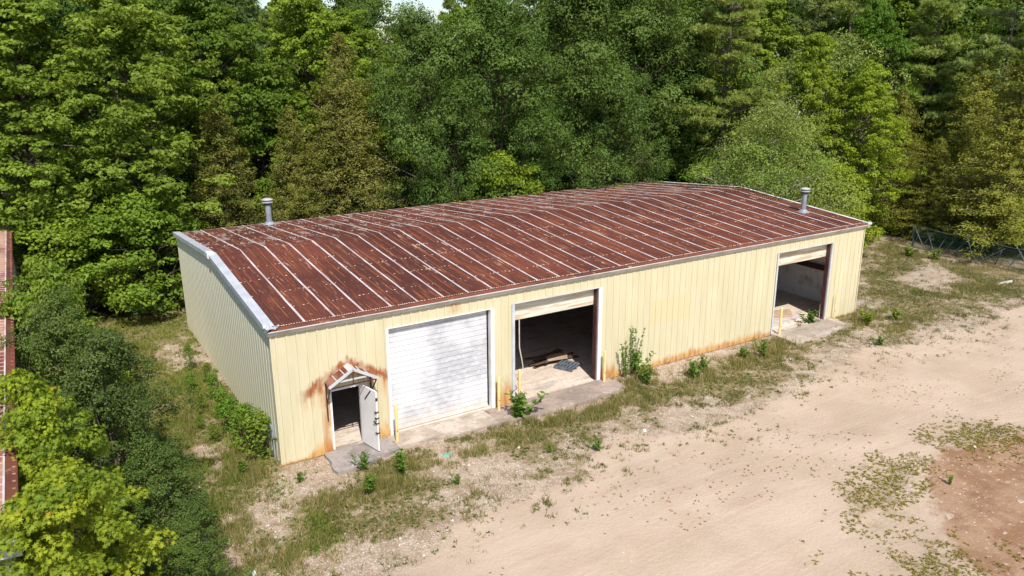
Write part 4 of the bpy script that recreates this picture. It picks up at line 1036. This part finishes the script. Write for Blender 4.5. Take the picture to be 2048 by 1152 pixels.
weed(729, 940, .58, 'leafy green weed in front of the grey door slab', wr=1.1)
weed(803, 952, .8, 'tall leafy weed below the leftmost bollard')
weed(742, 985, .55, 'broad leafy weed in the grass in front of the open door', wr=1.3)
weed(600, 965, .35, 'small weed on the gravel by the front left corner')
weed(485, 950, .5, 'single upright green weed off the front left corner')
weed(1037, 838, .95, 'dense broad leafed weed on the apron left of the middle opening', wr=1.5)
weed(1293, 768, .75, 'broad dark green weed at the foot of the wall right of the tall saplings', wr=1.4)
weed(1272, 750, 1.0, 'leafy weed tight against the wall beside the tall saplings', wr=1.0)
weed(0, 0, 2.0, 'tallest thin sapling against the wall right of the middle opening', 'tall', .9, (13.55, -.25), 'wall_sapling')
weed(0, 0, 1.55, 'bushier thin sapling left of the tallest one against the wall', 'tall', 1.3, (13.15, -.3), 'wall_sapling')
weed(1385, 757, .75, 'two stemmed leafy weed in the grass below the plain wall', wr=1.1)
weed(1405, 740, .6, 'small leafy weed behind the two stemmed one')
weed(1485, 715, .45, 'dark low weed at the foot of the plain wall near the right opening', wr=1.5)
weed(1525, 715, .75, 'bright leafy weed in the grass left of the right apron')
weed(1615, 640, .65, 'round green weed growing inside the sill of the rightmost opening', wr=1.8, xy=(24.4, .05))
weed(1900, 968, .3, 'small bright weed beside the muddy patch', col=(1, 1.1, .6))
weed(1790, 640, .55, 'yellow green clump of weed off the right end of the warehouse', wr=1.8, col=(1.3, 1.1, .5))
weed(1735, 650, .6, 'yellow green clump of weed nearest the right apron', wr=1.8, col=(1.3, 1.15, .5))
weed(1760, 690, .4, 'low green clump at the edge of the sand past the right apron', wr=1.8)
weed(1870, 520, .6, 'bright weed clump left of the fence foot', wr=1.9, col=(1.2, 1.2, .6))
weed(1815, 515, .6, 'bright weed clump near the left end of the fence', wr=1.9, col=(1.2, 1.2, .6))
weed(1100, 905, .35, 'small weed in the middle of the gravelly strip', col=(1, 1, .6))
weed(915, 968, .3, 'small dark weed on the gravel below the closed white door', wr=1.4)
weed(1195, 900, .4, 'weed near the edge of the sand in front of the middle opening', wr=1.3)

# ------------------------------------------------------------------ grass: blades and rosettes
MAT['grass'] = leafmat('grass_blades', (0.115, 0.130, 0.030), (0.31, 0.27, 0.10), (0.42, 0.31, 0.18), .3, .14)
MAT['rosette'] = leafmat('ground_weeds', (0.085, 0.10, 0.018), (0.25, 0.25, 0.05), (0.25, 0.14, 0.06), .3, .08)
rng = np.random.default_rng(11)
def scatter(n, x0, x1, y0, y1, which, thr, pw=1.0):
    x = rng.uniform(x0, x1, n); y = rng.uniform(y0, y1, n)
    q = np.stack([x - CP[0], y - CP[1], np.zeros(n) - CP[2]], 1) @ CM
    u = 1024 + FPX * q[:, 0] / -q[:, 2]; v = 576 - FPX * q[:, 1] / -q[:, 2]
    ok = (u > -150) & (u < 2200) & (v < 1260) & (q[:, 2] < 0); x = x[ok]; y = y[ok]
    sa, mu, fo, gr, wd = fields(x, y); f = {'g': gr, 'w': wd}[which]
    brk = fbm(x * 3.3, y * 3.3, 90)
    clump = fbm(x * 5.5, y * 5.5, 91, 2)
    keep = (f + (brk - .5) * 1.1 + (clump - .5) * (1.1 if which == 'g' else .2) > thr) & (rng.random(len(x)) < np.clip(f + .10, 0, 1) ** pw) & (f > .02)
    return x[keep], y[keep], f[keep]
xs, ys, f = scatter(330000, -9, 14, -13, 19, 'g', .34)
x2, y2, f2 = scatter(230000, 14, 46, -8, 19, 'g', .32)
T = np.stack([np.concatenate([xs, x2]), np.concatenate([ys, y2])], 1); nt = len(T)
kb = 3; T = np.repeat(T, kb, 0); m = len(T)
tall = fbm(T[:, 0] * .8, T[:, 1] * .8, 33)
hh = (.045 + .17 * np.clip(tall - .30, 0, 1) ** 1.1 * 1.5) * rng.uniform(.5, 1.5, m)
cx = T[:, 0] + rng.normal(size=m) * .035; cy = T[:, 1] + rng.normal(size=m) * .035
C = np.stack([cx, cy, gz(cx, cy) - .005], 1)
al = unit(np.stack([rng.normal(size=m) * .5, rng.normal(size=m) * .5, np.ones(m)], 1))
nn = unit(np.cross(al, rng.normal(size=(m, 3))))
hue = np.clip(fbm(T[:, 0] * .7, T[:, 1] * .7, 61) * 1.2 - .2 + rng.normal(size=m) * .22, 0, 1)
lf = T[:, 0] < .2
o = obj('lawn_grass', leaf_mesh('lawn_grass', C[lf], nn[lf], hh[lf] * 1.1, rng, 'blade', hue[lf] * .8, along=al[lf], asp=.14), MAT['grass'], None, 'stuff'); o.color = (1.15, 1.38, .8, 1)
tag(o, 'yellow green grass on the strip between the gable wall and the shrubs', 'grass')
me = leaf_mesh('grass', C[~lf], nn[~lf], hh[~lf], rng, 'blade', hue[~lf], along=al[~lf], asp=.13)
print('grass blades', m)
o = obj('grass', me, MAT['grass'], None, 'stuff'); o.color = (1, 1, 1, 1); tag(o, 'thin dry green and tan grass on the yard before and beside the warehouse', 'grass')
TG = [((1.4, -2.6), (1.5, .5), 1500), ((2.9, -2.2), (.8, .5), 900), ((-1.0, .3), (.7, 1.6), 1500), ((-1.6, 4.5), (.8, 3.0), 1300), ((7.9, -1.9), (1.6, .35), 900), ((10.5, -2.1), (1.4, .5), 800),
      ((13.6, -.8), (.9, .5), 700), ((16.2, -1.6), (2.2, .6), 1100), ((19.4, -1.5), (1.4, .7), 1300), ((21.2, -1.3), (.5, .7), 500), ((24.2, -.0), (.9, .12), 250), ((26.8, -1.0), (1.3, .8), 1000), ((29.0, 1.5), (1.6, 2.2), 900), ((39.5, 4.5), (1.4, 3.5), 900),
      ((-2.4, -2.8), (.9, 1.5), 1300), ((5.0, -2.4), (1.6, .4), 400), ((-3.0, 12), (1.6, 2.5), 900), ((36.0, -.5), (3.0, .8), 600), ((-1.2, -4.6), (1.4, .9), 600), ((12.8, -2.6), (1.5, .4), 350), ((27.5, -2.6), (1.5, .5), 350)]
Cs = []; 
for (ux, uy), (sx, sy), cnt in TG:
    q = rng.normal(size=(cnt, 2)) * np.array([sx, sy]) * .6 + np.array([ux, uy])
    ok = fbm(q[:, 0] * 3, q[:, 1] * 3, 12, 2) > .52; q = q[ok]
    bad = (q[:, 0] > -.08) & (q[:, 0] < L + .05) & (q[:, 1] > -.08); bad &= ~((q[:, 0] > 23) & (q[:, 0] < 25) & (q[:, 1] < .5) & (q[:, 1] > -.3))
    Cs.append(q[~bad])
q = np.concatenate(Cs); q = np.repeat(q, 7, 0) + rng.normal(size=(len(q) * 7, 2)) * .05; m = len(q)
q = q[(q[:, 0] < -.06) | (q[:, 1] < -.06) | (q[:, 0] > L + .05) | ((q[:, 0] > 23) & (q[:, 0] < 25))]; m = len(q)
al = unit(np.stack([rng.normal(size=m) * .30, rng.normal(size=m) * .30, np.ones(m)], 1))
o = obj('tall_grass', leaf_mesh('tall_grass', np.concatenate([q, gz(q[:, 0], q[:, 1])[:, None]], 1), unit(np.cross(al, rng.normal(size=(m, 3)))), rng.uniform(.05, 1, m) ** 1.6 * .30 + .06, rng, 'blade', np.clip(rng.normal(size=m) * .30 + .60, 0, 1), along=al, asp=.06), MAT['grass'], None, 'stuff')
o.color = (1.05, 1.1, .95, 1); tag(o, 'taller rank grass with dry stalks along the walls, aprons and fence', 'grass')
def rosettes(x, y, n, size, nm, lab, colr, zj=.03):
    m = len(x) * n; X_ = np.repeat(x, n); Y_ = np.repeat(y, n); a = rng.random(m) * 6.283; r = size * rng.uniform(.2, 1.0, m)
    px_ = X_ + np.cos(a) * r; py_ = Y_ + np.sin(a) * r
    C = np.stack([px_, py_, gz(px_, py_) + .012 + rng.random(m) * zj], 1)
    nn = unit(np.stack([np.cos(a) * -.2, np.sin(a) * -.2, np.ones(m)], 1) + rng.normal(size=(m, 3)) * .35)
    v = np.clip(np.repeat(rng.random(len(x)), n) * .7 + rng.random(m) * .35, 0, 1)
    me = leaf_mesh(nm, C, nn, size * 1.1 * rng.uniform(.7, 1.3, m), rng, 'leaf', v, along=np.stack([np.cos(a), np.sin(a), np.full(m, .3)], 1), asp=.5)
    o = obj(nm, me, MAT['rosette'], None, 'stuff'); o.color = (*colr, 1); tag(o, lab, 'weeds'); return o
xs, ys, f = scatter(90000, 8, 30, -16, -4, 'w', .40, 1.6)
rosettes(xs, ys, 6, .042, 'low_weeds', 'low yellow green creeping weeds beside the muddy patch', (1.45, 1.25, .85))
xs, ys, f = scatter(52000, -8, 40, -13, 18, 'g', .36, 1.2)
rosettes(xs, ys, 6, .06, 'ground_cover', 'small green ground cover plants among the dry grass', (.75, .95, .75), .05)
# sparse dry sprigs on the sand
xs = rng.uniform(2, 42, 5200); ys = rng.uniform(-16, -1, 5200); s_, m_, fo_, g_, w_ = fields(xs, ys)
k = (s_ > .5) & (fbm(xs * .5, ys * .5, 55) > .53) & (m_ < .6); xs = xs[k]; ys = ys[k]
rosettes(xs, ys, 5, .038, 'dry_sprigs', 'sparse brown sprigs scattered on the pale dirt yard', (1.7, 1.0, 1.3), .02)
# gravel stones
xs = rng.uniform(-3, 40, 26000); ys = rng.uniform(-13, 14, 26000); s_, m_, fo_, g_, w_ = fields(xs, ys)
inb = (xs > -.1) & (xs < L + .1) & (ys > -.05) & (ys < WD)
k = (~inb) & (rng.random(len(xs)) < np.where(m_ > .5, .5, np.where(s_ > .5, .035, .75 * (1 - g_)))) & (fo_ < .3); xs = xs[k]; ys = ys[k]; m = len(xs)
sz = rng.uniform(.012, .035, m) * np.where(rng.random(m) < .03, 2.0, 1)
oc = np.array([(1, 0, 0), (-1, 0, 0), (0, 1, 0), (0, -1, 0), (0, 0, 1)], float)
Vs = (np.stack([xs, ys, gz(xs, ys)], 1)[:, None] + oc[None] * sz[:, None, None] * rng.uniform(.5, 1.2, (m, 5, 1)) * np.array([1, 1, .8])).reshape(-1, 3)
Fs = (np.array([(0, 2, 4), (2, 1, 4), (1, 3, 4), (3, 0, 4)])[None] + 5 * np.arange(m)[:, None, None]).reshape(-1, 3)
o = obj('gravel', mesh_np('gravel', Vs, Fs), MAT['stone'], None, 'stuff'); tag(o, 'loose pale gravel stones strewn over the dirt', 'gravel')

# ------------------------------------------------------------------ litter
def chunk(px, py, r, h, mat, label, name, cat, seed=0, wr=(1, 1)):
    q = random.Random(seed); x, y = G(px, py); z = float(gz(x, y)[0]); k = 7
    pts = [(x + math.cos(2 * math.pi * i / k) * r * wr[0] * q.uniform(.6, 1.1), y + math.sin(2 * math.pi * i / k) * r * wr[1] * q.uniform(.6, 1.1)) for i in range(k)]
    mb = MB(); v = [(a, b, z - .02) for a, b in pts] + [(x + (a - x) * .8, y + (b - y) * .8, z + h * q.uniform(.7, 1.1)) for a, b in pts]
    mb.add(v, [tuple(range(k, 2 * k))] + [(i, (i + 1) % k, k + (i + 1) % k, k + i) for i in range(k)])
    tag(mb.build(name, MAT[mat]), label, cat)
chunk(505, 1146, .14, .05, 'litter', 'white crumpled scrap at the bottom edge of the yard', 'litter_scrap', 'litter', 1)
chunk(385, 1147, .13, .04, 'litter', 'pale flat scrap beside the bottom left bushes', 'litter_scrap', 'litter', 2, (1.4, .8))
chunk(893, 909, .15, .03, 'teal', 'teal plastic scrap on the gravel below the closed white door', 'litter_scrap', 'litter', 3, (1.5, .8))
chunk(1290, 862, .08, .05, 'litter', 'small white stone near the edge of the sand', 'stone', 'stone', 4)
chunk(1900, 1032, .17, .02, 'mudstone', 'largest pale flat stone in the muddy patch', 'stone', 'stone', 5, (1.3, .8))
chunk(1850, 1052, .11, .02, 'mudstone', 'pale stone at the left border of the muddy patch', 'stone', 'stone', 6, (1.5, .6))
chunk(2040, 1003, .14, .03, 'mudstone', 'pale stone at the right edge in the mud', 'stone', 'stone', 7, (1.4, .8))
chunk(2010, 1065, .08, .02, 'mudstone', 'small pale stone in the right of the muddy patch', 'stone', 'stone', 8, (1.4, .8))
chunk(1725, 606, .9, .05, 'apron_pale', 'white rubble slab sticking out behind the right corner of the warehouse', 'rubble_slab', 'rubble', 9, (1.0, .8))
chunk(2010, 566, .55, .05, 'stone', 'long pale board lying in the grass near the fence', 'board', 'board', 10, (1.8, .3))
o = MB(); 
# dead pale stalk in the right opening
tag(MB().tube([(24.75, -.1, .05), (24.78, -.08, .6), (24.72, -.1, .95)], [.012, .01, .004], 5).build('dead_stalk', MAT['hose']), 'dry pale stalk standing at the sill of the rightmost opening', 'plant')
# pale dead branches behind the right end of the roof
rd = np.random.default_rng(4)
def deadtree(px, py, dist, h, label):
    p = W3(px, py, dist); limbs = []
    top = np.array([p[0] + 1.2, p[1], h]); T = wob(rd, (p[0], p[1], 0), top, 7, .25); limbs.append((T, [.13 * (1 - .9 * i / 7) for i in range(8)]))
    for k in range(12):
        b = np.array(T[rd.integers(3, 7)]); e = b + np.array([rd.normal() * 1.1, rd.normal() * 1.1, rd.uniform(-.2, 1.6)]); limbs.append((wob(rd, b, e, 4, .35), [.05, .04, .03, .02, .008]))
        for q in range(2): e2 = e + rd.normal(size=3) * .5; limbs.append((wob(rd, e, e2, 2, .3), [.015, .01, .004]))
    r = empty('dead_tree'); tag(r, label, 'dead tree'); me = wood_mesh('dead_tree', limbs, 5); obj('trunk', me, MAT['palebark'], r)
deadtree(1535, 220, 51.5, 9.2, 'bare pale branched dead tree rising behind the right end of the roof')
deadtree(1425, 300, 53.0, 6.0, 'short bare dead snag beside the pine trunk')

# ------------------------------------------------------------------ netting fence at the right
fx0, fy0 = G(1818, 497); fx1, fy1 = G(2070, 552)
Lf = math.hypot(fx1 - fx0, fy1 - fy0)
fe = empty('netting_fence', (fx0, fy0, float(gz(fx0, fy0)[0])), math.atan2(fy1 - fy0, fx1 - fx0)); tag(fe, 'sagging dark green netting fence on crossed steel bars at the right', 'fence')
rf = random.Random(2)
for u0, v0, u1, v1 in ((0, 1.4, .02, 0), (.03, 1.4, .14, .1), (.10, 1.45, .01, 0), (.13, 1.3, .22, 0), (.20, 1.3, .12, .4), (.30, 1.1, .24, 0), (.36, .9, .29, 0), (.42, 1.5, .30, .5), (.47, 1.35, .37, 0), (.47, 1.3, .55, 0), (.62, 1.2, .56, 0), (.76, 1.1, .58, 0), (.74, .9, .70, 0), (.88, 1.1, .80, 0), (.86, 1.2, .97, .1)):
    MB().bar((u0 * Lf, rf.uniform(-.12, .12), v0), (u1 * Lf, rf.uniform(-.12, .12), v1), .038).build('bar', MAT['fencebar'], fe)
tops = [0, 1.40, .12, 1.42, .3, 1.30, .47, 1.40, .6, 1.32, .8, 1.22, 1.0, 1.25]
for k in range(6): MB().bar((tops[2 * k] * Lf, 0, tops[2 * k + 1]), (tops[2 * k + 2] * Lf, 0, tops[2 * k + 3]), .03).build('top_rail', MAT['fencebar'], fe)
mb = MB(); u = 0
while u < Lf:
    s_ = .03 * math.sin(u * 2.1); mb.add([(u, s_, .03), (u + .014, s_, .03), (u + .014, s_, 1.30), (u, s_, 1.30)], [(0, 1, 2, 3)]); u += .06
for k in range(21):
    z = .05 + k * .06; mb.add([(0, .006, z), (Lf, .006, z), (Lf, .006, z + .014), (0, .006, z + .014)], [(0, 1, 2, 3)])
mb.build('netting', MAT['netting'], fe, 'stuff')
